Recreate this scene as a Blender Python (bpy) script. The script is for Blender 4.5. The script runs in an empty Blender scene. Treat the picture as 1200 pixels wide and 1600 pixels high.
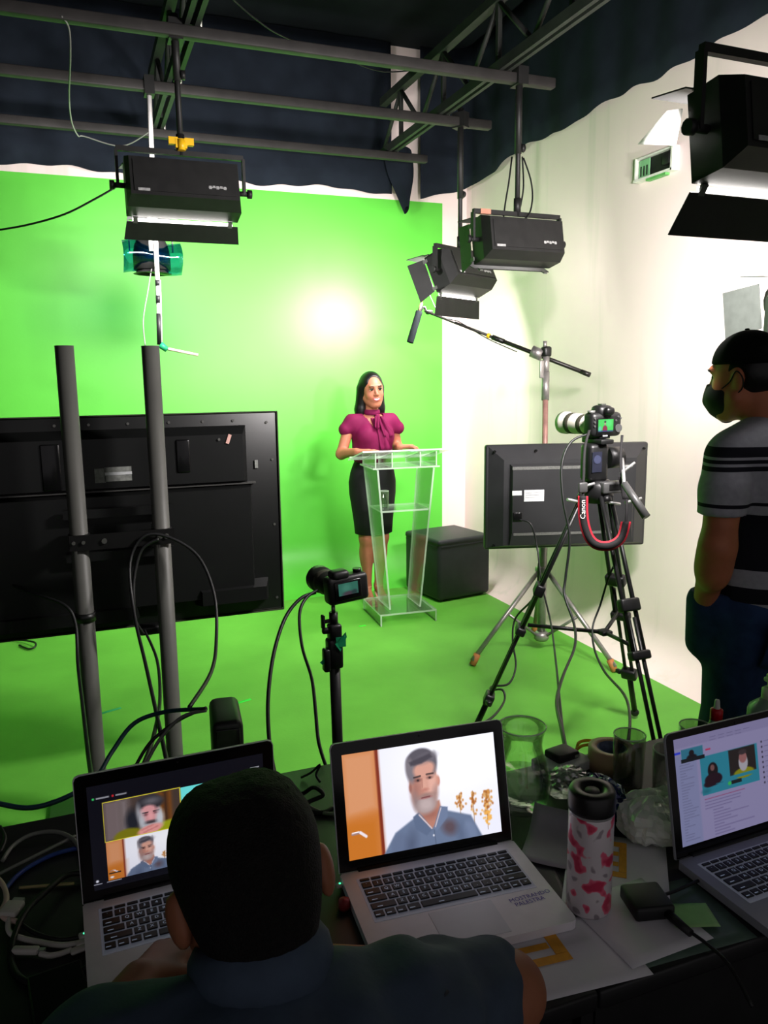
import bpy, bmesh, math, random
import numpy as np
from mathutils import Vector, Matrix, Euler

# ---------------------------------------------------------------- camera
F = 1230.0; PITCH = math.radians(9.7); ROLL = -0.012; YAW = math.radians(-21); CZ = 1.6
SC = bpy.context.scene
COL = SC.collection
cam_data = bpy.data.cameras.new('camera')
cam_data.sensor_fit = 'VERTICAL'; cam_data.sensor_height = 32.0
cam_data.lens = 32.0 * F / 1600.0
cam_data.clip_start = 0.02; cam_data.clip_end = 60
cam = bpy.data.objects.new('camera', cam_data); COL.objects.link(cam)
CR = (Matrix.Rotation(YAW, 3, 'Z') @ Matrix.Rotation(math.pi/2 - PITCH, 3, 'X') @ Matrix.Rotation(ROLL, 3, 'Z'))
cam.matrix_world = Matrix.Translation((0, 0, CZ)) @ CR.to_4x4()
SC.camera = cam
# ---------------------------------------------------------------- world, exposure
world = bpy.data.worlds.new('world'); SC.world = world; world.use_nodes = True
world.node_tree.nodes['Background'].inputs[0].default_value = (1.0, 0.95, 0.98, 1)
world.node_tree.nodes['Background'].inputs[1].default_value = 0.24
SC.view_settings.view_transform = 'Standard'; SC.view_settings.look = 'None'
SC.view_settings.exposure = 0.0; SC.view_settings.gamma = 1.0
SC.view_settings.use_curve_mapping = False
LAMP_POWER = dict(A=46, B=56, C=5, D=96, E=18)     # the studio lamps (built into their fixtures below)
LAMP_TILT = dict(A=-13, B=-24, C=-10, D=-8)

# ---------------------------------------------------------------- helpers
def ray(u, v): return CR @ Vector(((u-600)/F, (800-v)/F, -1.0))
CAMP = Vector((0, 0, CZ))
def W(u, v, t): return CAMP + ray(u, v)*t
def WZ(u, v, z):
    d = ray(u, v); return CAMP + d*((z-CZ)/d.z)
def WY(u, v, y):
    d = ray(u, v); return CAMP + d*(y/d.y)
def WX(u, v, x):
    d = ray(u, v); return CAMP + d*(x/d.x)
def lin(c):
    out = []
    for x in c:
        x = x/255.0
        out.append(x/12.92 if x <= 0.04045 else ((x+0.055)/1.055)**2.4)
    return tuple(out)
MATS = {}
def mat(name, rgb, rough=0.5, metal=0.0, spec=0.5, var=0.12, scale=30.0, bump=0.0, bscale=200.0, emit=None, estr=0.0, trans=0.0, ior=1.45, alpha=1.0, coat=0.0):
    """procedural principled material: sRGB colour varied by noise, optional bump"""
    if name in MATS: return MATS[name]
    m = bpy.data.materials.new(name); m.use_nodes = True; MATS[name] = m
    nt = m.node_tree; b = nt.nodes['Principled BSDF']; L = nt.links
    c = lin(rgb)
    tc = nt.nodes.new('ShaderNodeTexCoord')
    if var > 0:
        nz = nt.nodes.new('ShaderNodeTexNoise'); nz.inputs['Scale'].default_value = scale; nz.inputs['Detail'].default_value = 3
        L.new(tc.outputs['Object'], nz.inputs['Vector'])
        rp = nt.nodes.new('ShaderNodeValToRGB')
        rp.color_ramp.elements[0].position = 0.3; rp.color_ramp.elements[1].position = 0.7
        rp.color_ramp.elements[0].color = tuple(x*(1-var) for x in c)+(1,)
        rp.color_ramp.elements[1].color = tuple(min(1, x*(1+var)) for x in c)+(1,)
        L.new(nz.outputs['Fac'], rp.inputs['Fac']); L.new(rp.outputs['Color'], b.inputs['Base Color'])
    else:
        b.inputs['Base Color'].default_value = c+(1,)
    b.inputs['Roughness'].default_value = rough; b.inputs['Metallic'].default_value = metal
    b.inputs['Specular IOR Level'].default_value = spec
    b.inputs['Transmission Weight'].default_value = trans; b.inputs['IOR'].default_value = ior
    b.inputs['Alpha'].default_value = alpha; b.inputs['Coat Weight'].default_value = coat
    if emit:
        b.inputs['Emission Color'].default_value = lin(emit)+(1,); b.inputs['Emission Strength'].default_value = estr
    if bump > 0:
        n2 = nt.nodes.new('ShaderNodeTexNoise'); n2.inputs['Scale'].default_value = bscale; n2.inputs['Detail'].default_value = 4
        L.new(tc.outputs['Object'], n2.inputs['Vector'])
        bp = nt.nodes.new('ShaderNodeBump'); bp.inputs['Strength'].default_value = bump; bp.inputs['Distance'].default_value = 0.01
        L.new(n2.outputs['Fac'], bp.inputs['Height']); L.new(bp.outputs['Normal'], b.inputs['Normal'])
    return m
def thinglass(name, rgb=(255, 255, 255), tint=0.0, gloss=0.08, rough=0.02, white=0.0, fres=0.5):
    """thin clear sheet: transparent + fresnel gloss (+ a little haze)"""
    if name in MATS: return MATS[name]
    m = bpy.data.materials.new(name); m.use_nodes = True; MATS[name] = m
    nt = m.node_tree; nt.nodes.clear(); N = nt.nodes.new; L = nt.links.new
    out = N('ShaderNodeOutputMaterial'); tr = N('ShaderNodeBsdfTransparent'); gl = N('ShaderNodeBsdfGlossy'); df = N('ShaderNodeBsdfDiffuse')
    tr.inputs[0].default_value = lin(rgb)+(1,)
    gl.inputs['Roughness'].default_value = rough
    df.inputs[0].default_value = (0.85, 0.88, 0.85, 1)
    lw = N('ShaderNodeLayerWeight'); lw.inputs['Blend'].default_value = 0.25
    ma = N('ShaderNodeMath'); ma.operation = 'MULTIPLY_ADD'; ma.inputs[1].default_value = fres; ma.inputs[2].default_value = gloss
    L(lw.outputs['Fresnel'], ma.inputs[0])
    mx = N('ShaderNodeMixShader'); L(ma.outputs[0], mx.inputs[0]); L(tr.outputs[0], mx.inputs[1]); L(gl.outputs[0], mx.inputs[2])
    mx2 = N('ShaderNodeMixShader'); mx2.inputs[0].default_value = white
    L(mx.outputs[0], mx2.inputs[1]); L(df.outputs[0], mx2.inputs[2]); L(mx2.outputs[0], out.inputs[0])
    return m

class MB:
    """mesh builder: collects shapes, build() links them as ONE mesh object"""
    def __init__(s): s.v = []; s.f = []; s.sm = []
    def add(s, vs, fs, M=None, smooth=False):
        o = len(s.v)
        for p in vs:
            p = Vector(p)
            s.v.append(tuple(M @ p if M is not None else p))
        for f in fs: s.f.append(tuple(i+o for i in f)); s.sm.append(smooth)
        return s
    def box(s, c, d, M=None):
        x, y, z = c; a, b, e = d[0]/2, d[1]/2, d[2]/2
        vs = [(x+i*a, y+j*b, z+k*e) for k in (-1, 1) for j in (-1, 1) for i in (-1, 1)]
        return s.add(vs, [(0, 2, 3, 1), (4, 5, 7, 6), (0, 1, 5, 4), (2, 6, 7, 3), (0, 4, 6, 2), (1, 3, 7, 5)], M)
    def rbox(s, c, d, r=0.005, seg=2, M=None):
        bm = bmesh.new(); bmesh.ops.create_cube(bm, size=1.0)
        for v in bm.verts: v.co = Vector((v.co.x*d[0], v.co.y*d[1], v.co.z*d[2]))
        bmesh.ops.bevel(bm, geom=bm.edges[:], offset=min(r, min(d)*0.49), segments=seg, affect='EDGES', profile=0.5)
        vs = [v.co+Vector(c) for v in bm.verts]; bm.verts.index_update()
        fs = [[v.index for v in f.verts] for f in bm.faces]; bm.free()
        return s.add(vs, fs, M, True)
    def frus(s, y0, w0, h0, y1, w1, h1, M=None, z0=0, z1=0):
        """rect frustum along y from (y0: w0 x h0) to (y1: w1 x h1)"""
        vs = [(-w0/2, y0, z0-h0/2), (w0/2, y0, z0-h0/2), (w0/2, y0, z0+h0/2), (-w0/2, y0, z0+h0/2),
              (-w1/2, y1, z1-h1/2), (w1/2, y1, z1-h1/2), (w1/2, y1, z1+h1/2), (-w1/2, y1, z1+h1/2)]
        return s.add(vs, [(0, 1, 2, 3), (4, 7, 6, 5), (0, 4, 5, 1), (1, 5, 6, 2), (2, 6, 7, 3), (3, 7, 4, 0)], M)
    def cyl(s, p0, p1, r0, r1=None, n=12, M=None, caps=True):
        r1 = r0 if r1 is None else r1
        p0 = Vector(p0); p1 = Vector(p1); d = (p1-p0)
        if d.length < 1e-9: return s
        d.normalize(); u = d.orthogonal().normalized(); w = d.cross(u)
        vs = []
        for p, r in ((p0, r0), (p1, r1)):
            for i in range(n):
                a = 2*math.pi*i/n; vs.append(p+(u*math.cos(a)+w*math.sin(a))*r)
        fs = [(i, (i+1) % n, n+(i+1) % n, n+i) for i in range(n)]
        o = len(s.f)
        s.add(vs, fs, M, True)
        if caps:
            b = len(s.v)-2*n
            s.f.append(tuple(b+i for i in reversed(range(n)))); s.f.append(tuple(b+n+i for i in range(n))); s.sm += [False, False]
        return s
    def tube(s, pts, r, n=7, smooth=True, sub=5, M=None):
        pts = [Vector(p) for p in pts]
        if smooth and len(pts) > 2: pts = catmull(pts, sub)
        m = len(pts); vs = []; prev = None
        for i, p in enumerate(pts):
            d = (pts[min(i+1, m-1)]-pts[max(i-1, 0)])
            d = d.normalized() if d.length > 1e-9 else Vector((0, 0, 1))
            u = d.orthogonal().normalized() if prev is None else (prev-d*prev.dot(d))
            u = u.normalized() if u.length > 1e-6 else d.orthogonal().normalized()
            prev = u; w = d.cross(u)
            rr = r[min(i, len(r)-1)] if isinstance(r, (list, tuple)) else r
            for k in range(n):
                a = 2*math.pi*k/n; vs.append(p+(u*math.cos(a)+w*math.sin(a))*rr)
        fs = [(i*n+k, i*n+(k+1) % n, (i+1)*n+(k+1) % n, (i+1)*n+k) for i in range(m-1) for k in range(n)]
        fs += [tuple(reversed(range(n))), tuple((m-1)*n+k for k in range(n))]
        return s.add(vs, fs, M, True)
    def ribbon(s, pts, width, thick, M=None, sub=5):
        """flat strap: pts list of (point, widthvector)"""
        P = catmull([Vector(p) for p, _ in pts], sub); Wv = catmull([Vector(w) for _, w in pts], sub)
        vs = []; m = len(P)
        for i in range(m):
            d = (P[min(i+1, m-1)]-P[max(i-1, 0)]).normalized(); w = Wv[i].normalized(); nrm = d.cross(w).normalized()
            for a, b in ((-1, -1), (1, -1), (1, 1), (-1, 1)): vs.append(P[i]+w*a*width/2+nrm*b*thick/2)
        fs = [(i*4+k, i*4+(k+1) % 4, (i+1)*4+(k+1) % 4, (i+1)*4+k) for i in range(m-1) for k in range(4)]
        fs += [(3, 2, 1, 0), tuple((m-1)*4+k for k in range(4))]
        return s.add(vs, fs, M, True)
    def lathe(s, prof, n=24, c=(0, 0, 0), M=None, close=False):
        vs = [(c[0]+r*math.cos(2*math.pi*i/n), c[1]+r*math.sin(2*math.pi*i/n), c[2]+z) for r, z in prof for i in range(n)]
        m = len(prof)
        fs = [(j*n+i, j*n+(i+1) % n, (j+1)*n+(i+1) % n, (j+1)*n+i) for j in range(m-1) for i in range(n)]
        if close: fs += [((m-1)*n+i, (m-1)*n+(i+1) % n, (i+1) % n, i) for i in range(n)]
        return s.add(vs, fs, M, True)
    def prism(s, poly, z0, z1, M=None, smooth=False):
        n = len(poly)
        vs = [(x, y, z0) for x, y in poly]+[(x, y, z1) for x, y in poly]
        fs = [tuple(reversed(range(n))), tuple(range(n, 2*n))]+[(i, (i+1) % n, n+(i+1) % n, n+i) for i in range(n)]
        return s.add(vs, fs, M, smooth)
    def ball(s, c, r, n=12, M=None):
        r = (r, r, r) if not isinstance(r, (tuple, list)) else r
        m = n//2+2; vs = []; fs = []
        for j in range(m+1):
            th = math.pi*j/m
            for i in range(n):
                a = 2*math.pi*i/n
                vs.append((c[0]+r[0]*math.sin(th)*math.cos(a), c[1]+r[1]*math.sin(th)*math.sin(a), c[2]+r[2]*math.cos(th)))
        for j in range(m):
            for i in range(n): fs.append((j*n+i, (j+1)*n+i, (j+1)*n+(i+1) % n, j*n+(i+1) % n))
        return s.add(vs, fs, M, True)
    def grid(s, fn, nu, nv, thick=0.0, M=None, smooth=True):
        """sheet from fn(a,b), a,b in 0..1; closed two-sided sheet when thick"""
        P = [[Vector(fn(i/nu, j/nv)) for i in range(nu+1)] for j in range(nv+1)]
        idx = lambda i, j: j*(nu+1)+i
        vs = [p for row in P for p in row]; n = len(vs)
        fs = [(idx(i, j), idx(i+1, j), idx(i+1, j+1), idx(i, j+1)) for j in range(nv) for i in range(nu)]
        if thick:
            nr = []
            for j in range(nv+1):
                for i in range(nu+1):
                    du = P[j][min(i+1, nu)]-P[j][max(i-1, 0)]; dv = P[min(j+1, nv)][i]-P[max(j-1, 0)][i]
                    q = du.cross(dv); nr.append(q.normalized() if q.length > 1e-12 else Vector((0, 0, 1)))
            vs = vs+[v-nn*thick for v, nn in zip(vs, nr)]
            fs += [tuple(reversed([k+n for k in f])) for f in fs[:]]
            for i in range(nu):
                fs.append((idx(i+1, 0), idx(i, 0), idx(i, 0)+n, idx(i+1, 0)+n)); fs.append((idx(i, nv), idx(i+1, nv), idx(i+1, nv)+n, idx(i, nv)+n))
            for j in range(nv):
                fs.append((idx(0, j), idx(0, j+1), idx(0, j+1)+n, idx(0, j)+n)); fs.append((idx(nu, j+1), idx(nu, j), idx(nu, j)+n, idx(nu, j+1)+n))
        return s.add(vs, fs, M, smooth)
    def build(s, name, m, parent=None, loc=None, rot=None):
        me = bpy.data.meshes.new(name); me.from_pydata(s.v, [], s.f); me.update()
        me.polygons.foreach_set('use_smooth', s.sm)
        if m is not None: me.materials.append(m)
        return link(name, me, parent, loc, rot)
def link(name, me, parent=None, loc=None, rot=None):
    o = bpy.data.objects.new(name, me); COL.objects.link(o)
    if parent is not None: o.parent = parent
    if loc is not None: o.location = loc
    if rot is not None: o.rotation_euler = rot
    return o
def catmull(P, sub=5):
    out = []; n = len(P)
    for i in range(n-1):
        a, b, c, d = P[max(i-1, 0)], P[i], P[i+1], P[min(i+2, n-1)]
        for k in range(sub):
            t = k/sub
            out.append(0.5*((2*b)+(c-a)*t+(2*a-5*b+4*c-d)*t*t+(3*b-a-3*c+d)*t**3))
    out.append(P[-1]); return out
def T(o, label, cat, group=None, kind=None):
    o['label'] = label; o['category'] = cat
    if group: o['group'] = group
    if kind: o['kind'] = kind
    return o
def thing(name, label, cat, loc=(0, 0, 0), rotz=0, group=None, rot=None):
    o = bpy.data.objects.new(name, None); COL.objects.link(o); o.empty_display_size = 0.05
    o.location = loc; o.rotation_euler = rot if rot else (0, 0, rotz)
    return T(o, label, cat, group)
def struct(o, label, cat='structure'):
    o['kind'] = 'structure'; o['label'] = label; o['category'] = cat; return o
def copy_tree(o, parent=None):
    c = o.copy(); COL.objects.link(c); c.parent = parent
    for ch in o.children: copy_tree(ch, c)
    return c
def text_mesh(body, size, extrude=0.0, align='CENTER', sx=1.0):
    cu = bpy.data.curves.new('txt', 'FONT'); cu.body = body; cu.size = size; cu.extrude = extrude
    cu.align_x = align; cu.align_y = 'CENTER'; cu.resolution_u = 2
    o = bpy.data.objects.new('txt', cu); COL.objects.link(o)
    dg = bpy.context.evaluated_depsgraph_get(); dg.update()
    me = bpy.data.meshes.new_from_object(o.evaluated_get(dg))
    bpy.data.objects.remove(o); bpy.data.curves.remove(cu)
    vs = [(v.co.x*sx, v.co.y, v.co.z) for v in me.vertices]; fs = [tuple(p.vertices) for p in me.polygons]
    bpy.data.meshes.remove(me)
    return vs, fs
def RX(a): return Matrix.Rotation(math.radians(a), 4, 'X')
def RY(a): return Matrix.Rotation(math.radians(a), 4, 'Y')
def RZ(a): return Matrix.Rotation(math.radians(a), 4, 'Z')
def TR(*p): return Matrix.Translation(p[0] if len(p) == 1 else p)

# ---------------------------------------------------------------- signed-distance bodies (people)
def q3(R): return np.array([[R[i][j] for j in range(3)] for i in range(3)], dtype=np.float32)
def cone(a, b, ra, rb, k=0.03, sub=False, sq=None): return dict(t='c', a=np.array(a, float), b=np.array(b, float), ra=ra, rb=rb, k=k, sub=sub, sq=sq)
def ell(c, r, k=0.03, sub=False, R=None): return dict(t='e', c=np.array(c, float), r=np.array(r, float), k=k, sub=sub, R=np.eye(3) if R is None else R)
def xf(prims, R, o, s=1.0):
    """move prims from a local frame: rotate by R (3x3), scale s, shift o"""
    R = np.array(R, float); o = np.array(o, float); out = []
    for p in prims:
        p = dict(p)
        if p['t'] == 'c': p['a'] = R@p['a']*s+o; p['b'] = R@p['b']*s+o; p['ra'] *= s; p['rb'] *= s
        else: p['c'] = R@p['c']*s+o; p['r'] = p['r']*s; p['R'] = R@p['R']
        p['k'] *= s; out.append(p)
    return out
def grow(prims, d):
    out = []
    for p in prims:
        p = dict(p)
        if p['t'] == 'c': p['ra'] += d; p['rb'] += d
        else: p['r'] = p['r']+d
        out.append(p)
    return out
def axis(segs):
    """non uniform axis from (start, stop, step) runs"""
    a = [np.arange(s, e, h) for s, e, h in segs]; a.append(np.array([segs[-1][1]])); return np.unique(np.concatenate(a)).astype(np.float32)
def sdf_eval(prims, xs, ys, zs, post=None):
    f = np.full((len(xs), len(ys), len(zs)), 0.1, np.float32)
    for p in prims:
        k = max(p['k'], 1e-4); m = k+0.02
        if p['t'] == 'c':
            R = max(p['ra'], p['rb']); lo = np.minimum(p['a'], p['b'])-R-m; hi = np.maximum(p['a'], p['b'])+R+m
        else:
            R = p['r'].max(); lo = p['c']-R-m; hi = p['c']+R+m
        i0, i1 = np.searchsorted(xs, lo[0]), np.searchsorted(xs, hi[0]); j0, j1 = np.searchsorted(ys, lo[1]), np.searchsorted(ys, hi[1]); k0, k1 = np.searchsorted(zs, lo[2]), np.searchsorted(zs, hi[2])
        if i1 <= i0 or j1 <= j0 or k1 <= k0: continue
        X, Y, Z = np.meshgrid(xs[i0:i1], ys[j0:j1], zs[k0:k1], indexing='ij')
        if p['t'] == 'c':
            a = p['a'].astype(np.float32); ab = (p['b']-p['a']).astype(np.float32); L = float(ab@ab)+1e-12
            px, py, pz = X-a[0], Y-a[1], Z-a[2]
            h = np.clip((px*ab[0]+py*ab[1]+pz*ab[2])/L, 0, 1)
            dx, dy, dz = px-ab[0]*h, py-ab[1]*h, pz-ab[2]*h
            if p['sq'] is not None: dx, dy, dz = dx/p['sq'][0], dy/p['sq'][1], dz/p['sq'][2]
            d = np.sqrt(dx*dx+dy*dy+dz*dz)-(p['ra']+(p['rb']-p['ra'])*h)
            if p['sq'] is not None: d = d*min(p['sq'])
        else:
            c = p['c'].astype(np.float32); r = p['r'].astype(np.float32); Rm = p['R'].astype(np.float32)
            px, py, pz = X-c[0], Y-c[1], Z-c[2]
            qx = px*Rm[0, 0]+py*Rm[1, 0]+pz*Rm[2, 0]; qy = px*Rm[0, 1]+py*Rm[1, 1]+pz*Rm[2, 1]; qz = px*Rm[0, 2]+py*Rm[1, 2]+pz*Rm[2, 2]
            n0 = np.sqrt((qx/r[0])**2+(qy/r[1])**2+(qz/r[2])**2); n1 = np.sqrt((qx/r[0]**2)**2+(qy/r[1]**2)**2+(qz/r[2]**2)**2)+1e-9
            d = n0*(n0-1)/n1
        g = f[i0:i1, j0:j1, k0:k1]
        if p['sub']:
            d = -d; h = np.maximum(k-np.abs(g-d), 0)/k; f[i0:i1, j0:j1, k0:k1] = np.maximum(g, d)+h*h*k*0.25
        else:
            h = np.maximum(k-np.abs(g-d), 0)/k; f[i0:i1, j0:j1, k0:k1] = np.minimum(g, d)-h*h*k*0.25
    if post is not None:
        X, Y, Z = np.meshgrid(xs, ys, zs, indexing='ij'); f = post(f, X, Y, Z)
    f[0] = f[-1] = 0.1; f[:, 0] = f[:, -1] = 0.1; f[:, :, 0] = f[:, :, -1] = 0.1
    return f
def nets(f, xs, ys, zs):
    S = f < 0; nx, ny, nz = f.shape
    cnt = np.zeros((nx-1, ny-1, nz-1), np.int8)
    for i in (0, 1):
        for j in (0, 1):
            for k in (0, 1): cnt += S[i:nx-1+i, j:ny-1+j, k:nz-1+k]
    idx = np.argwhere((cnt > 0) & (cnt < 8)); I, J, K = idx.T
    pos = np.zeros((len(idx), 3)); n = np.zeros(len(idx))
    ax = (xs, ys, zs)
    E = [((0, 0, 0), (1, 0, 0)), ((0, 1, 0), (1, 1, 0)), ((0, 0, 1), (1, 0, 1)), ((0, 1, 1), (1, 1, 1)), ((0, 0, 0), (0, 1, 0)), ((1, 0, 0), (1, 1, 0)), ((0, 0, 1), (0, 1, 1)), ((1, 0, 1), (1, 1, 1)), ((0, 0, 0), (0, 0, 1)), ((1, 0, 0), (1, 0, 1)), ((0, 1, 0), (0, 1, 1)), ((1, 1, 0), (1, 1, 1))]
    for a, b in E:
        fa = f[I+a[0], J+a[1], K+a[2]]; fb = f[I+b[0], J+b[1], K+b[2]]; m = (fa < 0) != (fb < 0)
        t = np.where(m, fa/np.where(m, fa-fb, 1), 0)
        for d in range(3):
            ia = idx[:, d]+a[d]; ib = idx[:, d]+b[d]; q = ax[d][ia]*(1-t)+ax[d][ib]*t; pos[:, d] += np.where(m, q, 0)
        n += m
    pos /= n[:, None]
    vid = np.full(cnt.shape, -1, np.int64); vid[I, J, K] = np.arange(len(idx))
    quads = []
    for d in range(3):
        sl0 = [slice(None)]*3; sl1 = [slice(None)]*3; sl0[d] = slice(0, -1); sl1[d] = slice(1, None)
        s0 = S[tuple(sl0)]; s1 = S[tuple(sl1)]
        e = np.argwhere(s0 != s1); o1, o2 = [(1, 2), (2, 0), (0, 1)][d]
        e = e[(e[:, o1] > 0) & (e[:, o2] > 0) & (e[:, o1] < f.shape[o1]-1) & (e[:, o2] < f.shape[o2]-1)]
        def cell(a, b):
            c = e.copy(); c[:, o1] -= a; c[:, o2] -= b; return vid[c[:, 0], c[:, 1], c[:, 2]]
        q = np.stack([cell(1, 1), cell(0, 1), cell(0, 0), cell(1, 0)], 1)
        fl = s0[e[:, 0], e[:, 1], e[:, 2]]
        q[~fl] = q[~fl][:, ::-1]; quads.append(q)
    return pos, np.concatenate(quads)
def sdf_obj(name, prims, axes, m, parent=None, post=None, loc=None, rot=None):
    xs, ys, zs = axes
    v, q = nets(sdf_eval(prims, xs, ys, zs, post), xs, ys, zs)
    me = bpy.data.meshes.new(name)
    me.vertices.add(len(v)); me.vertices.foreach_set('co', v.astype(np.float32).ravel())
    me.loops.add(len(q)*4); me.loops.foreach_set('vertex_index', q.astype(np.int32).ravel())
    me.polygons.add(len(q)); me.polygons.foreach_set('loop_start', np.arange(0, len(q)*4, 4, dtype=np.int32))
    me.update(calc_edges=True); me.validate()
    me.polygons.foreach_set('use_smooth', [True]*len(me.polygons))
    me.materials.append(m)
    return link(name, me, parent, loc, rot)
def hand_prims(wrist, fd, up, thumb, curl=(10, 25, 20), s=1.0, spread=5, k=0.006):
    """palm and five fingers; fd finger direction, up = back of hand, thumb = side vector"""
    fd = np.array(fd, float); fd /= np.linalg.norm(fd); up = np.array(up, float); up -= fd*(up@fd); up /= np.linalg.norm(up)
    sd = np.cross(up, fd); sd = sd if sd@np.array(thumb, float) > 0 else -sd
    w = np.array(wrist, float); P = []
    def rot(v, ax, a):
        a = math.radians(a); return v*math.cos(a)+np.cross(ax, v)*math.sin(a)+ax*(ax@v)*(1-math.cos(a))
    for i, (off, L, kn) in enumerate([(0.027, 0.070, 0.086), (0.009, 0.078, 0.090), (-0.010, 0.072, 0.086), (-0.027, 0.056, 0.078)]):
        base = w+sd*off*s+fd*kn*s
        P.append(cone(w+sd*off*0.55*s+fd*0.012*s, base, 0.0155*s, 0.0125*s, 0.012*s))
        d = rot(fd, up, (spread*(1.5-i))*(1 if np.cross(up, fd)@sd > 0 else -1)); q = base; axb = np.cross(up, d); rad = 0.0092*s
        for seg, cu in zip((0.44, 0.31, 0.25), curl):
            d = rot(d, axb, cu); e = q+d*L*seg*s; P.append(cone(q, e, rad, rad*0.9, k*s)); rad *= 0.9; q = e
    tb = w+sd*0.024*s+fd*0.022*s
    td = fd*0.65+sd*0.75-up*0.15; td /= np.linalg.norm(td)
    m1 = tb+td*0.04*s; td2 = fd*0.93+sd*0.3-up*0.2; td2 /= np.linalg.norm(td2); m2 = m1+td2*0.03*s; m3 = m2+td2*0.024*s
    P += [cone(tb, m1, 0.016*s, 0.0125*s, 0.012*s), cone(m1, m2, 0.0115*s, 0.0105*s, k*s), cone(m2, m3, 0.0103*s, 0.0085*s, k*s)]
    return P
def face_y(prims, x, z):
    ys = np.linspace(-.13, -.03, 201).astype(np.float32); e = .004
    f = sdf_eval(prims, np.array((x-e, x, x+e), np.float32), ys, np.array((z-e, z, z+e), np.float32))[1, :, 1]
    k = np.argmax(f < 0); return float(ys[k])
def head_prims(jaw=1.0, lips=True):
    P = [ell((0, .016, .022), (.072, .090, .088), .02), ell((0, -.022, -.02), (.060, .062, .086), .03),
         cone((0, -.022, -.065), (0, -.058, -.099), .05*jaw, .022*jaw, .03)]
    for s in (-1, 1):
        P += [ell((s*.034, -.052, -.036), (.026, .022, .026), .02), cone((s*.055*jaw, .0, -.06), (s*.02, -.05, -.098), .02, .018, .03)]
    P += [cone((-.034, -.076, .026), (.034, -.076, .026), .008, .008, .02)]
    for s in (-1, 1): P += [ell((s*.030, -.094, .004), (.016, .016, .011), .012, True)]
    P += [cone((0, -.080, .010), (0, -.097, -.028), .0075, .0105, .012)]
    for s in (-1, 1): P += [ell((s*.011, -.087, -.033), (.008, .009, .007), .006), ell((s*.074, .012, -.012), (.009, .02, .032), .008, False, q3(RZ(-s*20)))]
    P += [cone((-.016, -.083, -.058), (.016, -.083, -.058), .008, .008, .012), cone((-.012, -.082, -.069), (.012, -.082, -.069), .009, .009, .010)] if lips else [ell((0, -.072, -.062), (.030, .016, .018), .02)]
    return P
# ---------------------------------------------------------------- room shell
XB = 2.75; XR = 2.96; YB = 5.82; RB = 0.36; ZT = 4.0; ZG = 2.925
green_wall = mat('green_wall_paint', (92, 198, 64), 0.40, spec=0.5, var=0.05, scale=2.0, bump=0.03, bscale=60)
green_floor = mat('green_floor_paint', (100, 172, 62), 0.55, spec=0.3, var=0.10, scale=3.0, bump=0.05, bscale=80)
white_wall = mat('white_wall_paint', (236, 218, 215), 0.6, spec=0.3, var=0.03, scale=2.0, bump=0.04, bscale=50)
dark_cloth = mat('navy_curtain_cloth', (27, 33, 42), 0.9, spec=0.15, var=0.25, scale=5.0, bump=0.08, bscale=300)
dark_ceiling = mat('dark_ceiling_paint', (24, 27, 32), 0.9, spec=0.1, var=0.2, scale=4.0)
def streak_wall():
    m = white_wall; nt = m.node_tree; L = nt.links; b = nt.nodes['Principled BSDF']
    src = b.inputs['Base Color'].links[0].from_socket
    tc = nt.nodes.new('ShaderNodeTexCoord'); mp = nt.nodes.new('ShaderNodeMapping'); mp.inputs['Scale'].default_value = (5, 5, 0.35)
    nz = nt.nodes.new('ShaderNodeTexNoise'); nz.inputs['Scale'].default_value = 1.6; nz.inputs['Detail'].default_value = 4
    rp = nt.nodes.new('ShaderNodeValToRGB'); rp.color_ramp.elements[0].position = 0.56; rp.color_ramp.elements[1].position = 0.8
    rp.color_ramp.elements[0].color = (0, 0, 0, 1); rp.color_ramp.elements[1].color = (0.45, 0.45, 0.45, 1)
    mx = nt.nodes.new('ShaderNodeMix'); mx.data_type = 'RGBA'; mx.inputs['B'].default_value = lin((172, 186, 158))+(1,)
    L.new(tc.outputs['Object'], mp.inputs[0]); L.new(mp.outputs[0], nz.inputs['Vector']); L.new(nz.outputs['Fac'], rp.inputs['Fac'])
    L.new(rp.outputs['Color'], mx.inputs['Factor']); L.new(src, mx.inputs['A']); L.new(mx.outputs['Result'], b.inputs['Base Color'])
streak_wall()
fl = MB().box(((-3.6+XB)/2, (1.25+YB-RB)/2, -0.02), (XB+3.6, YB-RB-1.25, 0.04)).build('floor', green_floor)
struct(fl, 'green painted studio floor under the podium and tripods')
struct(MB().box(((-3.6+XR)/2, -.125, -0.02), (XR+3.6, 2.75, 0.04)).build('floor_control_area', mat('dark_rubber_floor', (30, 30, 32), .7, var=.2)), 'dark floor under the desks')
def back_profile(n=10):
    return [(YB-RB, 0.0)]+[(YB-RB+RB*math.sin(a), RB-RB*math.cos(a)) for a in [math.pi/2*i/n for i in range(1, n+1)]]
def sweep_x(prof, x0, x1):
    m = MB(); n = len(prof)
    vs = [(x0, y, z) for y, z in prof]+[(x1, y, z) for y, z in prof]
    m.add(vs, [(i, i+n, i+n+1, i+1) for i in range(n-1)], None, True)
    vs2 = [(x0, y+.03, z-.03) for y, z in prof]+[(x1, y+.03, z-.03) for y, z in prof]
    return m.add(vs2, [(i, i+1, i+n+1, i+n) for i in range(n-1)], None, True)
struct(sweep_x(back_profile()+[(YB, ZG)], -3.6, XB).build('wall_back', green_wall), 'bright green chroma backdrop wall curving into the floor')
struct(MB().box(((-3.6+XR)/2, YB+.011, (ZG+ZT)/2), (XR+3.6, .022, ZT-ZG)).build('wall_upper', white_wall), 'white unpainted strip of wall above the green backdrop')
rw = sweep_x(back_profile()+[(YB, ZG)], XB, XR+.05)
RR = XR-XB
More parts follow.
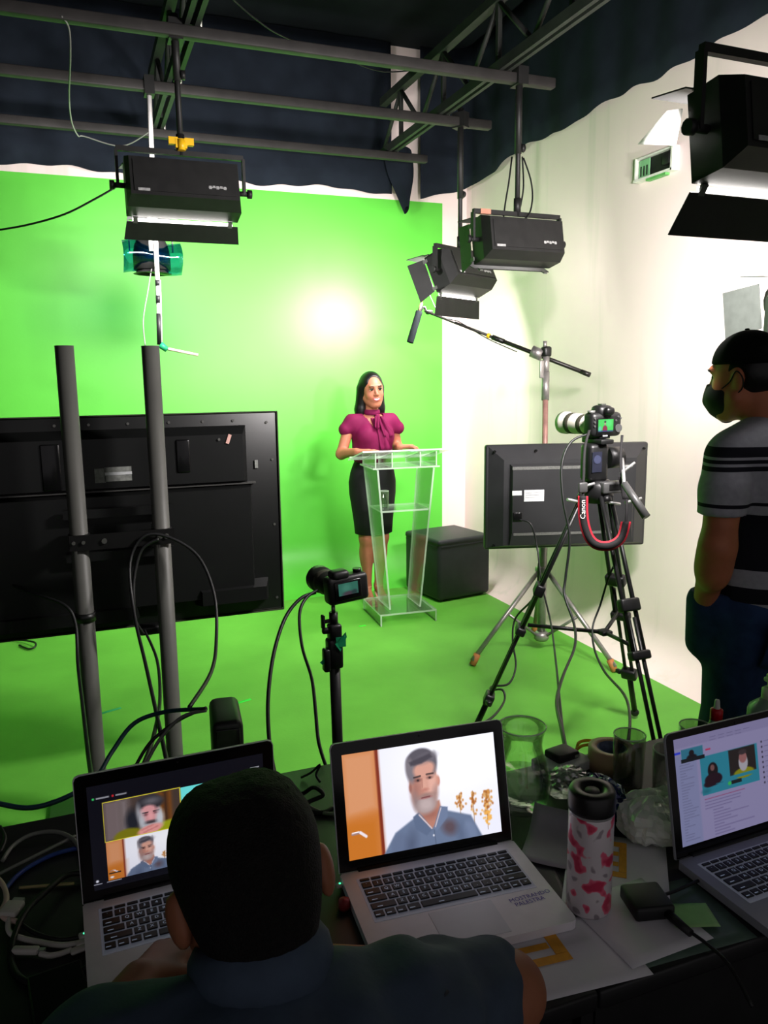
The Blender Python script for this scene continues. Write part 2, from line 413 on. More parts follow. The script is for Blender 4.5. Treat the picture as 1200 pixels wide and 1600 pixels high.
prof = [(XB, 0.0)]+[(XB+RR*math.sin(a), RR-RR*math.cos(a)) for a in [math.pi/2*i/8 for i in range(1, 9)]]+[(XR, ZT)]
n = len(prof)
rw.add([(x, -1.5, z) for x, z in prof]+[(x, YB, z) for x, z in prof], [(i+n, i, i+1, i+n+1) for i in range(n-1)], None, True)
rw.box((XR+.04, 2.16, ZT/2), (.06, 7.3, ZT)); rw.box((XB+.2, 2.16, -.04), (.4, 7.3, .06))
struct(rw.build('wall_right', white_wall), 'white studio wall curving into the green floor')
struct(MB().box((-3.62, 2.16, ZT/2), (.04, 7.3, ZT)).build('wall_left', dark_cloth), 'dark wall out of view beside the big television')
struct(MB().box((-.3, 2.16, ZT+.02), (6.7, 7.4, .04)).build('ceiling', dark_ceiling), 'dark ceiling above the lighting beams')

# ---------------------------------------------------------------- curtains
random.seed(4)
def drape(path, zb, name, label, amp=.010, wl=.34):
    """hanging cloth along a plan path, hem height zb(s)"""
    P = catmull([Vector((x, y, 0)) for x, y in path], 12); L = [0]
    for i in range(1, len(P)): L.append(L[-1]+(P[i]-P[i-1]).length)
    tot = L[-1]; nu = max(30, int(tot/.03))
    def at(s):
        for i in range(1, len(P)):
            if L[i] >= s-1e-9:
                t = (s-L[i-1])/max(1e-9, L[i]-L[i-1]); d = (P[i]-P[i-1]).normalized(); return P[i-1].lerp(P[i], t), Vector((-d.y, d.x, 0))
        return P[-1], Vector((0, 1, 0))
    ph = [random.uniform(0, 6) for _ in range(4)]
    def fn(a, b):
        s = a*tot; p, nn = at(s); z0 = zb(s/tot)+.012*math.sin(s*7+ph[2])+.006*math.sin(s*23+ph[3])
        z = z0+(ZT-.01-z0)*b
        w = amp*(math.sin(2*math.pi*s/wl+ph[0]+.7*math.sin(s*2.3))+.5*math.sin(2*math.pi*s/(wl*2.3)+ph[1]))*(1-.5*b)
        return p+nn*w+Vector((0, 0, z))
    return MB().grid(fn, nu, 8, .004)
t = thing('curtain', 'navy cloth gathered above the green backdrop, hem along its top', 'curtain', (0, 0, 0))
drape([(-3.5, 5.74), (-1, 5.74), (1, 5.74), (2.30, 5.74)], lambda a: 2.955, 'c', '').build('cloth', dark_cloth, t)
lc = MB()
def loose(a, b):
    w = .10*(1-b)**.7+.035+.02*math.sin(b*5); x = 2.33+.06*b+w*math.sin(a*2*math.pi)*.8; y = 5.70+.035*math.cos(a*2*math.pi)+.02*math.sin(a*12)
    return (x, y, 3.25-.42*b-.02*math.sin(a*9))
lc.grid(loose, 24, 10).build('loose_corner', dark_cloth, t)
t = thing('curtain', 'navy cloth hung along the top of the white right wall', 'curtain', (0, 0, 0))
drape([(2.53, 5.73), (2.75, 5.73), (2.87, 5.62), (2.88, 5.2), (2.88, 3.0), (2.88, -1.0)], lambda a: 2.94+.13*min(1, a*7)+.09*a, 'c', '').build('cloth', dark_cloth, t)

# ---------------------------------------------------------------- lighting grid
steel = mat('painted_grey_steel', (46, 44, 43), 0.6, metal=0.2, spec=0.4, var=0.18, scale=14)
steel_dark = mat('dull_dark_steel', (46, 48, 46), 0.6, metal=0.2, spec=0.4, var=0.2, scale=14)
bolt_m = mat('zinc_bolt', (180, 178, 170), 0.4, metal=0.8, var=.1)
for y, x1, lab in [(3.81, 2.44, 'grey ceiling tube nearest the viewer, right end above the middle hanging softlight'), (4.53, 2.46, 'grey ceiling tube between the other two, carrying the white rod'), (5.34, 2.40, 'grey ceiling tube closest to the green wall')]:
    b = MB()
    b.rbox(((x1-3.4)/2, y, 3.1), (x1+3.4, .05, .05), .006, 2)
    o = b.build('ceiling_beam', steel); T(o, lab, 'beam', 'ceiling beams')
def truss(x, label, deep):
    t = thing('roof_truss', label, 'truss', (x, 0, 0), 0, 'roof trusses')
    for dx in (-.022, .022):
        MB().box((dx, 3.2, 3.150), (.022, 4.6, .05)).build('lower_rail', steel_dark, t)
    MB().box((0, 3.2, 3.150+deep), (.05, 4.6, .05)).build('upper_chord', steel_dark, t)
    n = 14; h = 4.6/n
    for i in range(n):
        y0 = .9+i*h
        a, b = ((y0, 3.17), (y0+h, 3.13+deep)) if i % 2 == 0 else ((y0, 3.13+deep), (y0+h, 3.17))
        MB().cyl((0, a[0], a[1]), (0, b[0], b[1]), .014, n=6).build('web_strut', steel_dark, t)
        if i % 2: MB().box((0, y0, 3.15+deep/2), (.024, .024, deep)).build('web_post', steel_dark, t)
    for y in (3.81, 4.53, 5.34):
        MB().cyl((.04, y, 3.11), (.04, y, 3.2), .008, n=8).ball((.04, y, 3.2), .013, 8).build('bolt', bolt_m, t)
truss(2.14, 'open web steel truss running along the white wall side', .34)
truss(.585, 'open web steel truss above the left hanging softlight', .34)

# ---------------------------------------------------------------- studio lamps
black_metal = mat('black_lamp_enamel', (26, 26, 26), 0.5, spec=0.4, var=0.2, scale=20, bump=.02)
grey_edge = mat('worn_lamp_edge', (74, 76, 72), 0.5, spec=0.4, var=0.2, scale=20)
inner_white = mat('lamp_reflector_white', (225, 225, 222), 0.35, spec=0.5, var=0.02)
diffuser_m = mat('lit_lamp_panel', (255, 255, 255), 0.5, var=0, emit=(255, 250, 242), estr=9.0)
mark_grey = mat('printed_grey_mark', (150, 150, 150), 0.6, var=0.3, scale=60)
yellow_pl = mat('yellow_clamp_plastic', (238, 186, 26), 0.4, var=.08)
tape_pink = mat('faded_red_tape', (176, 120, 100), 0.7, var=.15)
def area(parent, w, h, power, M, col=(1, .945, .93)):
    ld = bpy.data.lights.new('tube_light', 'AREA'); ld.shape = 'RECTANGLE'; ld.size = w; ld.size_y = h; ld.energy = power; ld.color = col
    o = bpy.data.objects.new('tube_light', ld); COL.objects.link(o); o.parent = parent
    o.matrix_local = M @ Matrix.Rotation(math.radians(90), 4, 'X')
    return o
def softlight(label, pos, yaw, tilt, w, power, beam_z=3.13, doors=(35, 55, 40, 40), yk=.155, extras=None, dl=.115, hb=.168, hf=.225):
    """fluorescent softlight, light leaves along +y; hung on a pole from the beam. doors = opening of bottom, top, left, right flap"""
    t = thing('hanging_softlight', label, 'studio light', pos, math.radians(yaw), 'hanging softlights')
    M = RX(tilt)
    h = MB().frus(-.11, w-.03, hb, -.045, w, hf, M).frus(-.045, w, hf, .0, w, hf, M)
    # front rim walls
    for sx in (-1, 1): h.box((sx*(w/2-.005), .03, 0), (.01, .06, hf), M)
    for sz in (-1, 1): h.box((0, .03, sz*(hf/2-.005)), (w, .06, .01), M)
    h.build('housing', black_metal, t)
    MB().box((0, -.1125, .0), (w-.06, .004, hb-.03), M).build('back_panel', black_metal, t)
    lg = MB().box((w*.21+.032, -.1152, -.035), (.08, .001, .004), M)
    for i in range(5): lg.box((w*.21+i*.016, -.1155, -.035+.003*(i % 2)), (.012, .002, .014-.004*(i % 2)), M)
    lg.build('maker_mark', mark_grey, t)
    MB().box((-w*.36, -.1155, -hb/2+.02), (.05, .002, .012), M).build('sticker', mark_grey, t)
    MB().box((0, .004, 0), (w-.02, .006, hf-.02), M).build('reflector', inner_white, t)
    for i in range(3): MB().cyl((-w/2+.03, .03, -.07+i*.07), (w/2-.03, .03, -.07+i*.07), .012, n=8, M=M).build('lamp_tube', diffuser_m, t)
    area(t, w-.06, hf-.06, power, RX(min(tilt, -14)-4) @ TR(0, .064, 0))
    if doors[0] > 0: MB().box((0, .066, -hf/2-.010), (w-.05, .004, .014), M).build('diffuser_edge', diffuser_m, t)
    G = .02
    def door(name, Mh, wide, ln, taper=0.0):
        if Mh is None: return
        d = MB(); a = wide/2; b = a+taper
        d.add([(-a, 0, 0), (a, 0, 0), (b, ln, 0), (-b, ln, 0), (-a, 0, .004), (a, 0, .004), (b, ln, .004), (-b, ln, .004)], [(3, 2, 1, 0), (4, 5, 6, 7), (0, 1, 5, 4), (1, 2, 6, 5), (2, 3, 7, 6), (3, 0, 4, 7)], M @ Mh)
        o = d.build('barn_door', black_metal, t); o['label'] = name
        for sx in (-1, 1): MB().box((sx*a*.85, -.008, .002), (.02, .03, .008), M @ Mh).build('hinge', grey_edge, o)
    door('lower barn door', TR(0, .065, -hf/2-G) @ RX(-doors[0]), w, dl, .012)
    door('upper barn door', TR(0, .065, hf/2+G) @ RX(doors[1]), w, dl, .012)
    door('side barn door', None if doors[2] is None else TR(-w/2-.01, .065, 0) @ RY(90) @ RX(-doors[2]), hf-.02, .11, .02)
    door('side barn door', None if doors[3] is None else TR(w/2+.01, .065, 0) @ RY(-90) @ RX(-doors[3]), hf-.02, .11, .02)
    y = MB(); a = w/2+.03
    y.box((0, 0, yk), (2*a, .022, .022))
    for sx in (-1, 1): y.box((sx*a, 0, yk/2-.005), (.012, .03, yk))
    y.build('yoke', black_metal, t)
    for sx in (-1, 1):
        MB().cyl((sx*(w/2), 0, 0), (sx*(a+.018), 0, 0), .012, n=10).cyl((sx*(a+.015), 0, 0), (sx*(a+.035), 0, 0), .02, n=10).build('tilt_knob', black_metal, t)
    top = beam_z-pos[2]
    p = MB().cyl((0, 0, yk-.01), (0, 0, top+.05), .0135, n=10).cyl((0, 0, yk+.01), (0, 0, yk+.08), .019, n=10)
    p.cyl((0, 0, yk+.3), (0, 0, top+.05), .018, n=10)
    pl = p.build('pole', black_metal, t)
    MB().box((0, 0, top-.02), (.06, .085, .085)).build('beam_clamp', black_metal, t)
    MB().cyl((.015, 0, yk+.33), (.035, 0, yk+.33), .02, n=12).build('pole_knob', black_metal, pl)
    if extras: extras(t, yk, w)
    return t
def exA(t, yk, w):
    b = MB(); b.box((0, -.02, yk+.035), (.05, .03, .04))
    for s in (-1, 1): b.box((s*.035, -.02, yk+.045), (.04, .026, .03), None)
    b.cyl((0, -.03, yk+.05), (0, -.03, yk+.005), .018, n=8)
    b.build('yellow_clamp', yellow_pl, t)
def exC(t, yk, w):
    MB().box((-w*.42, -.002, yk), (.06, .025, .025)).build('tape_wrap', tape_pink, t)
diff_paper = mat('diffusion_paper', (250, 250, 248), .6, var=.02)
def make_translucent(m):
    nt = m.node_tree; b = nt.nodes['Principled BSDF']; tl = nt.nodes.new('ShaderNodeBsdfTranslucent'); tl.inputs[0].default_value = (.95, .95, .93, 1); mx = nt.nodes.new('ShaderNodeMixShader'); mx.inputs[0].default_value = .6
    nt.links.new(b.outputs[0], mx.inputs[1]); nt.links.new(tl.outputs[0], mx.inputs[2]); nt.links.new(mx.outputs[0], nt.nodes['Material Output'].inputs[0])
make_translucent(diff_paper)
def exD(t, yk, w):
    MB().grid(lambda a, b: (-w/2-.012-.075*a*b, .075+.06*a+.02*b, .07-.085*b+.012*a), 6, 6, .0008).build('diffusion_paper', diff_paper, t)
softlight('wide black softlight on the left with a yellow clamp on its yoke', (.515, 3.84, 2.45), 0, LAMP_TILT['A'], .50, LAMP_POWER['A'], extras=exA, doors=(38, 12, None, None), dl=.09)
softlight('black softlight hanging higher of the pair over the microphone, red tape on yoke', (2.235, 3.81, 2.30), 2, LAMP_TILT['C'], .47, LAMP_POWER['C'], extras=exC, doors=(-35, 10, 0, None), yk=.14)
softlight('lower black softlight just above the shotgun microphone, its lower flap open', (2.26, 4.53, 2.225), 30, LAMP_TILT['B'], .47, LAMP_POWER['B'], doors=(62, 15, 10, None), yk=.14)
softlight('largest black softlight cut off by the top right corner', (1.775, 1.68, 2.205), 1, LAMP_TILT['D'], .50, LAMP_POWER['D'], doors=(50, 12, None, 30), extras=exD, beam_z=3.2, yk=.185)
T(MB().rbox((1.1, 1.68, 3.21), (3.4, .05, .05), .006).build('ceiling_beam', steel), 'grey ceiling tube overhead carrying the largest softlight', 'beam', 'ceiling beams')

# white rod hung from the second beam, with tape rings and a short stick
white_paint = mat('white_rod_paint', (232, 228, 226), 0.4, var=.05)
black_tape = mat('black_tape', (24, 24, 26), 0.5, var=.1)
teal_tape = mat('green_tape', (16, 140, 92), 0.55, var=.1)
t = thing('hanging_rod', 'white rod hanging before the green wall, black tape near its tip', 'rod', (.447, 4.53, 0))
MB().cyl((.015, 0, 3.14), (0, 0, 2.0), .013, n=10).build('upper_tube', white_paint, t)
MB().cyl((-.022, .0, 2.48), (-.022, .0, 2.28), .011, n=10).build('side_tube', white_paint, t)
MB().cyl((.006, -.006, 2.13), (-.004, -.006, 1.79), .0135, n=10).build('lower_tube', white_paint, t)
for a, b in ((2.13, 2.10), (2.05, 2.01), (1.955, 1.79)): MB().cyl((.004-(2.13-a)*.03, -.006, a), (.004-(2.13-b)*.03, -.006, b), .0148, n=10).build('black_tape', black_tape, t)
MB().cyl((.0, -.01, 1.775), (.19, -.05, 1.733), .008, n=8).build('cross_stick', mat('pale_stick', (214, 190, 176), .5), t)
MB().cyl((-.004, -.01, 1.79), (.03, -.016, 1.762), .019, .015, n=8).build('green_tape', teal_tape, t)
MB().box((.015, 0, 3.1), (.05, .08, .09)).build('beam_clamp', black_metal, t)

# small lamp wrapped in blue gel behind the rod
gel = thinglass('blue_gel_sheet', (120, 205, 235), gloss=.05, rough=.08)
t = thing('gel_lamp', 'small black lamp wrapped in a sheet of blue gel behind the white rod', 'studio light', (.44, 4.68, 2.30))
MB().lathe([(.0, .13), (.045, .125), (.06, .10), (.09, .03), (.10, -.02), (.10, -.10), (0, -.10)], 14).build('housing', black_metal, t)
MB().lathe([(.0, -.102), (.085, -.102), (.09, -.12), (.105, -.12)], 14).build('lens_ring', black_metal, t)
def gelfn(a, b):
    an = math.pi*(1.05+.9*a); return (-.155+.31*b, -.02+.12*math.cos(an+math.pi/2)*.0-.10*math.sin(math.pi*a)*1.0, .05-.17*a+.01*math.sin(b*6))
MB().grid(gelfn, 12, 10, .002).build('gel_sheet', gel, t)
yk = MB().box((0, 0, .17), (.23, .016, .016))
for s in (-1, 1): yk.box((s*.115, 0, .085), (.006, .02, .17))
yk.build('yoke', black_metal, t)
MB().cyl((0, 0, .17), (0, -.15, .17), .009, n=8).box((0, -.15, .17), (.04, .04, .04)).build('rod_clamp', black_metal, t)

# fresnel with metal barn doors on a stand behind the standing man
alu = mat('grey_barn_door_metal', (84, 88, 84), 0.5, metal=.4, var=.1)
p = W(1246, 470, 2.72)
t = thing('fresnel_light', 'grey metal fresnel light with open barn doors above the capped man', 'studio light', (p.x, p.y, 0), math.radians(-18))
z = p.z
Mf = TR(0, 0, z) @ RX(-14)
MB().cyl((0, -.14, 0), (0, .04, 0), .085, .10, n=20, M=Mf).build('housing', black_metal, t)
for i in range(5): MB().cyl((0, -.12+i*.028, 0), (0, -.113+i*.028, 0), .108, n=20, M=Mf).build('cooling_fin', alu, t)
MB().cyl((0, .035, 0), (0, .045, 0), .085, n=20, M=Mf).build('lens', mat('fresnel_lens', (255, 250, 240), .3, var=0, emit=(255, 246, 232), estr=7.0), t)
for Mh, nm in ((TR(-.105, .05, 0) @ RY(90) @ RX(-25), 'left'), (TR(.105, .05, 0) @ RY(-90) @ RX(-25), 'right'), (TR(0, .05, .105) @ RX(20), 'top'), (TR(0, .05, -.105) @ RX(-20), 'bottom')):
    o = MB().add([(-.08, 0, 0), (.08, 0, 0), (.095, .15, 0), (-.095, .15, 0), (-.08, 0, .003), (.08, 0, .003), (.095, .15, .003), (-.095, .15, .003)], [(3, 2, 1, 0), (4, 5, 6, 7), (0, 1, 5, 4), (1, 2, 6, 5), (2, 3, 7, 6), (3, 0, 4, 7)], Mf @ Mh).build('barn_door', alu, t)
    for s in (-1, 1): MB().box((s*.06, .02, .004), (.012, .03, .006), Mf @ Mh).build('rivet_plate', inner_white, o)
ykf = MB()
for s in (-1, 1): ykf.box((s*.125, -.04, z-.07), (.008, .025, .16))
ykf.box((0, -.04, z-.15), (.258, .025, .01)); ykf.build('yoke', black_metal, t)
MB().cyl((0, -.04, .02), (0, -.04, z-.15), .014, n=10).build('stand_pole', black_metal, t)
for k in range(3):
    a = math.radians(90+120*k); MB().cyl((0, -.04, .5), (.24*math.cos(a), -.04+.24*math.sin(a), .012), .010, n=8).build('stand_leg', black_metal, t)
ld = bpy.data.lights.new('fresnel_beam', 'SPOT'); ld.energy = LAMP_POWER['E']*6; ld.spot_size = math.radians(115); ld.spot_blend = .6; ld.shadow_soft_size = .07; ld.color = (1, .97, .92)
o = bpy.data.objects.new('fresnel_beam', ld); COL.objects.link(o); o.parent = t; o.matrix_local = Mf @ TR(0, .06, 0) @ RX(90)

# open wall box on the white wall
p = WX(1030, 258, XR)
t = thing('wall_box', 'small open white wall box with green slotted plate high on white wall', 'wall box', (XR-.002, p.y, p.z))
box_w = mat('wall_box_white', (216, 218, 208), .5)
Mw = RX(0)
b = MB()
b.box((-.02, 0, -.055), (.05, .30, .012)); b.box((-.02, -.145, .0), (.05, .012, .12)); b.box((-.02, .145, 0), (.04, .008, .12)); b.box((-.015, 0, .058), (.03, .30, .008))
b.build('frame', box_w, t)
MB().box((-.006, 0, 0), (.012, .28, .10)).build('dark_back', black_metal, t)
g = MB().box((-.02, .09, 0), (.006, .085, .095)); g.build('slotted_plate', mat('sage_green_plate', (120, 176, 126), .5), t)
for i in range(3): MB().box((-.024, .065+i*.024, -.01), (.003, .008, .05)).build('slot', black_metal, t)
MB().rbox((-.02, -.09, .01), (.03, .06, .06), .008).build('switch', black_metal, t)
MB().box((-.03, -.03, -.068), (.03, .15, .012)).build('green_lip', mat('green_lip', (96, 170, 90), .5), t)
# ---------------------------------------------------------------- big television and its pipe stand
tv_black = mat('tv_back_plastic', (13, 14, 14), 0.38, spec=0.5, var=.15, scale=8, bump=.02, bscale=400)
tv_gloss = mat('tv_gloss_plastic', (14, 14, 15), 0.2, spec=0.5, var=.1, scale=8)
rim_m = mat('tv_rim', (70, 76, 60), .35, metal=.4, var=.1)
lab_m = mat('spec_label_paper', (120, 122, 118), .6, var=.25, scale=90)
lab_w = mat('white_label_paper', (188, 190, 192), .6, var=.1, scale=90)
screw_m = mat('screw_steel', (120, 120, 116), .35, metal=.8, var=.1)
TVX0, TVX1, TVZ0, TVZ1, TVY = -.66, .695, .712, 1.479, 2.92
t = thing('television', 'big black flat television seen from behind on two grey pipes', 'television', (0, TVY, 0))
cx = (TVX0+TVX1)/2; cz = (TVZ0+TVZ1)/2; w = TVX1-TVX0; h = TVZ1-TVZ0
MB().rbox((cx, .02, cz), (w, .028, h), .006).build('panel', tv_black, t)
b = MB()
for dz in (-1, 1): b.box((cx, .006, cz+dz*(h/2+.001)), (w+.004, .012, .004))
for dx in (-1, 1): b.box((cx+dx*(w/2+.001), .006, cz), (.004, .012, h))
b.build('rim', rim_m, t)
MB().box((cx, .036, cz), (w-.02, .004, h-.02)).build('screen', tv_gloss, t)
# upper electronics cover: bevelled raised box, lower cover a little lower
def raised(name, x0, x1, z0, z1, d, bev, top, m=tv_black):
    q = MB(); q.add([(x0, .006, z0), (x1, .006, z0), (x1, .006, z1), (x0, .006, z1), (x0+bev, .006-d, z0+bev*.4), (x1-bev, .006-d, z0+bev*.4), (x1-bev, .006-d, z1-top), (x0+bev, .006-d, z1-top)], [(4, 5, 6, 7), (0, 1, 5, 4), (1, 2, 6, 5), (2, 3, 7, 6), (3, 0, 4, 7)])
    return q.build(name, m, t)
raised('upper_cover', TVX0+.08, .575, 1.222, 1.432, .034, .018, .03)
raised('lower_cover', TVX0+.06, .588, .79, 1.214, .045, .012, .012)
MB().box((cx, -.006, 1.218), (1.17, .02, .006)).build('seam_ledge', mat('seam_grey', (64, 64, 62), .4), t)
raised('bottom_bulge_right', .36, .64, .765, .845, .06, .02, .02)
raised('bottom_bulge', -.36, .16, .745, .815, .055, .015, .02)
for x, z, ww, hh in ((.055, 1.275, .035, .05), ): MB().box((x, -.0295, z), (ww, .002, hh)).build('spec_label', lab_m, t)
MB().box((.115, -.0295, 1.278), (.09, .002, .05)).build('spec_label', lab_m, t)
MB().box((.116, -.031, 1.280), (.09, .002, .010)).build('label_strip', lab_w, t)
MB().rbox((-.10, -.028, 1.31), (.062, .01, .16), .006).build('port_panel', tv_gloss, t)
MB().rbox((.34, -.028, 1.33), (.05, .012, .12), .01).build('port_panel', tv_gloss, t)
for x, z in ((.03, 1.45), (.16, 1.45), (.30, 1.45), (.42, 1.45), (.53, 1.45), (.655, 1.44), (.672, 1.30), (.672, 1.05), (.672, .76), (-.08, 1.45), (.47, 1.385), (.38, .79), (.43, .83)):
    MB().cyl((x, .006, z), (x, .003 if (z > 1.44 or x > .6) else -.034, z), .005, n=8).build('screw', screw_m, t)
MB().box((.505, -.031, 1.385), (.012, .003, .035), TR(.505, 0, 1.385) @ RY(20) @ TR(-.505, 0, -1.385)).build('red_sticker', mat('pinkish_sticker', (205, 160, 150), .6), t)
MB().box((.61, .002, 1.285), (.012, .004, .03)).build('side_label', lab_m, t)

grey_pipe = mat('grey_plastic_pipe', (84, 84, 80), 0.5, spec=.4, var=.1, scale=6)
t = thing('pipe_stand', 'two grey vertical pipes with black brackets holding the big television', 'stand', (0, 2.76, 0))
PX = (-.027, .238)
for x in PX:
    o = MB().lathe([(.029, .02), (.029, 1.712), (.0255, 1.712), (.0255, 1.6)], 20, (x, 0, 0)).build('pipe', grey_pipe, t)
    MB().cyl((x, 0, 1.6), (x, 0, 1.605), .0255, n=16).build('pipe_plug', tv_black, o)
MB().box((.106, .03, .01), (.62, .55, .02)).build('base_plate', tv_black, t)
for x in PX: MB().cyl((x, 0, .02), (x, 0, .14), .036, n=16).build('pipe_socket', tv_black, t)
br = MB().box((.109, -.036, 1.075), (.335, .006, .052)); br.build('bracket_plate', mat('black_bracket_steel', (22, 22, 22), .4, metal=.4, var=.1), t)
for x in PX: MB().lathe([(.0295, 1.05), (.034, 1.05), (.034, 1.10), (.0295, 1.10)], 18, (x, 0, 0)).build('bracket_clamp', tv_black, t)
for x in (-.045, -.015, .05, .228, .25): MB().cyl((x, -.039, 1.077), (x, -.046, 1.077), .009 if x > 0 else .006, n=8).build('bracket_bolt', screw_m, t)
for x in PX: MB().box((x, .06, 1.075), (.05, .07, .05)).build('mount_block', tv_black, t)
for z in (1.0, 1.15): MB().box((.106, .095, z), (.36, .02, .03)).build('mount_rail', tv_black, t)
MB().lathe([(.0295, .80), (.034, .80), (.034, .83), (.0295, .83)], 18, (PX[0], 0, 0)).build('pipe_strap', tv_black, t)
MB().rbox((.19, .08, .72), (.09, .05, .035), .01).build('cable_bundle', tv_black, t)

# ---------------------------------------------------------------- lectern
acr = thinglass('clear_acrylic_face', (246, 252, 246), gloss=.045, rough=.03, white=.025)
acr_e = mat('acrylic_cut_edge', (226, 240, 228), .25, spec=.6, var=.05, alpha=.6)
def sheet(name, parent, pts, th, nrm, label=None):
    """acrylic plate: clear faces with pale cut edges (material slot 1)"""
    nrm = Vector(nrm).normalized()*th/2; n = len(pts); vs = [Vector(p)+nrm for p in pts]+[Vector(p)-nrm for p in pts]
    me = bpy.data.meshes.new(name); fs = [tuple(range(n)), tuple(reversed(range(n, 2*n)))]+[(i, n+i, n+(i+1) % n, (i+1) % n) for i in range(n)]
    me.from_pydata([tuple(v) for v in vs], [], fs); me.materials.append(acr); me.materials.append(acr_e)
    for p in me.polygons: p.material_index = 0 if p.index < 2 else 1
    me.update(); o = link(name, me, parent)
    if label: o['label'] = label
    return o
POD = (1.945, 4.80)
t = thing('lectern', 'clear acrylic lectern in front of the presenter, glass shelf in its middle', 'lectern', (POD[0], POD[1], 0), math.radians(-4))
for s in (-1, 1):
    sheet('side_panel', t, [(s*.105-.0, -.13, .085), (s*.105, .12, .085), (s*.19, .15, 1.02), (s*.19, -.17, 1.02)], .012, (1, 0, -.09*s))
sheet('top_sheet', t, [(-.295, -.20, 1.142), (.295, -.20, 1.142), (.295, .17, 1.060), (-.295, .17, 1.060)], .010, (0, .2, 1))
MB().box((0, .165, 1.071), (.57, .008, .018)).build('book_ledge', acr_e, t)
sheet('under_plate', t, [(-.225, -.185, 1.03), (.225, -.185, 1.03), (.225, .13, 1.03), (-.225, .13, 1.03)], .010, (0, 0, 1))
for x in (-.205, -.095, .095, .205): sheet('box_divider', t, [(x, -.175, 1.035), (x, .12, 1.035), (x, .12, 1.062), (x, -.175, 1.128)], .008, (1, 0, 0))
sheet('shelf', t, [(-.162, -.14, .745), (.162, -.14, .745), (.162, .12, .745), (-.162, .12, .745)], .012, (0, 0, 1))
sheet('base_plate', t, [(-.195, -.205, .075), (.195, -.205, .075), (.195, .215, .075), (-.195, .215, .075)], .012, (0, 0, 1))
for s in (-1, 1): sheet('base_side', t, [(s*.19, -.205, .0), (s*.19, .215, .0), (s*.19, .215, .069), (s*.19, -.205, .069)], .010, (1, 0, 0))
T(MB().box((0, 0, 0), (.10, .014, .012)).rbox((0, 0, .003), (.09, .03, .01), .004).build('presenter_clicker', mat('pale_clicker', (190, 225, 225), .3), None, (2.06, 4.75, 1.122), (-.2, 0, .1)), 'pale plastic clicker lying on the lectern top near her hand', 'clicker')
glass_m = thinglass('drinking_glass', (253, 255, 253), gloss=.05, rough=.01, fres=.6)
water_m = thinglass('still_water', (250, 254, 251), gloss=.02, rough=.0, fres=.3)
def tumbler(label, loc, r, h, fill=0.0, group='drinking glasses', flare=.9):
    t = thing('drinking_glass', label, 'glass', loc, 0, group)
    MB().lathe([(0, .002), (r*flare, .002), (r, h), (r-.0022, h), (r*flare-.0022, .012), (0, .012)], 28).build('glass_wall', glass_m, t)
    rr = r
    MB().lathe([(r+.0004, h-.0015), (r-.001, h+.0006), (r-.0026, h-.0015), (r-.001, h-.003)], 28, close=True).build('rim', mat('glass_rim', (225, 238, 225), .15, spec=.7, var=0, alpha=.55), t)
    if fill: MB().lathe([(0, .0125), (r*flare-.003, .0125), (r*flare+(r-r*flare)*fill-.003, h*fill), (0, h*fill)], 24).build('water', water_m, t)
    return t
pg = Matrix.Rotation(math.radians(-4), 3, 'Z') @ Vector((-.105, -.03, 0))
tumbler('small half full water glass on the lectern shelf', (POD[0]+pg.x, POD[1]+pg.y, .7515), .030, .115, .42)

# ---------------------------------------------------------------- pouf
pouf_m = mat('charcoal_pouf_leatherette', (46, 47, 52), .5, spec=.4, var=.12, scale=12, bump=.04, bscale=250)
t = thing('pouf', 'square charcoal leatherette pouf on the floor beside the lectern', 'pouf', (2.502, 5.21, 0), math.radians(9))
MB().rbox((0, 0, .225), (.46, .46, .43), .028, 3).build('body', pouf_m, t)
MB().rbox((0, 0, .432), (.465, .465, .05), .022, 3).build('top_cushion', pouf_m, t)
sm = MB()
for s in (-1, 1):
    sm.box((0, s*.231, .405), (.42, .004, .004)); sm.box((s*.231, 0, .405), (.004, .42, .004))
sm.build('seam', mat('pouf_seam', (28, 28, 32), .6), t)
for i in (-1, 1):
    for j in (-1, 1): MB().cyl((i*.18, j*.18, 0), (i*.18, j*.18, .014), .02, n=8).build('foot', tv_black, t)

# ---------------------------------------------------------------- microphone boom stand
galv = mat('galvanised_steel', (150, 146, 144), .4, metal=.7, var=.15, scale=25)
rusty = mat('brown_rusted_tube', (150, 112, 104), .5, metal=.3, var=.2, scale=20)
orange_cap = mat('orange_rubber_foot', (176, 112, 62), .6, var=.15)
SX, SY = 2.455, 3.83
t = thing('boom_stand', 'silver tripod boom stand with orange feet behind the monitor', 'stand', (SX, SY, 0))
dx = .10
MB().cyl((0, 0, .06), (0, 0, .93), .024, n=14).build('lower_column', galv, t)
MB().cyl((.0, 0, .90), (.055, .10, 1.48), .0165, n=12).build('middle_column', rusty, t)
MB().cyl((.055, .10, 1.46), (.07, .125, 1.62), .022, n=14).build('upper_collar', galv, t)
MB().cyl((.068, .122, 1.60), (.08, .14, 1.735), .019, n=14).build('upper_column', galv, t)
MB().lathe([(.0, .06), (.035, .06), (.045, .075), (.045, .10), (.03, .115), (0, .12)], 16).build('base_hub', galv, t)
MB().lathe([(.024, .44), (.045, .45), (.045, .50), (.024, .51)], 16).build('leg_collar', galv, t)
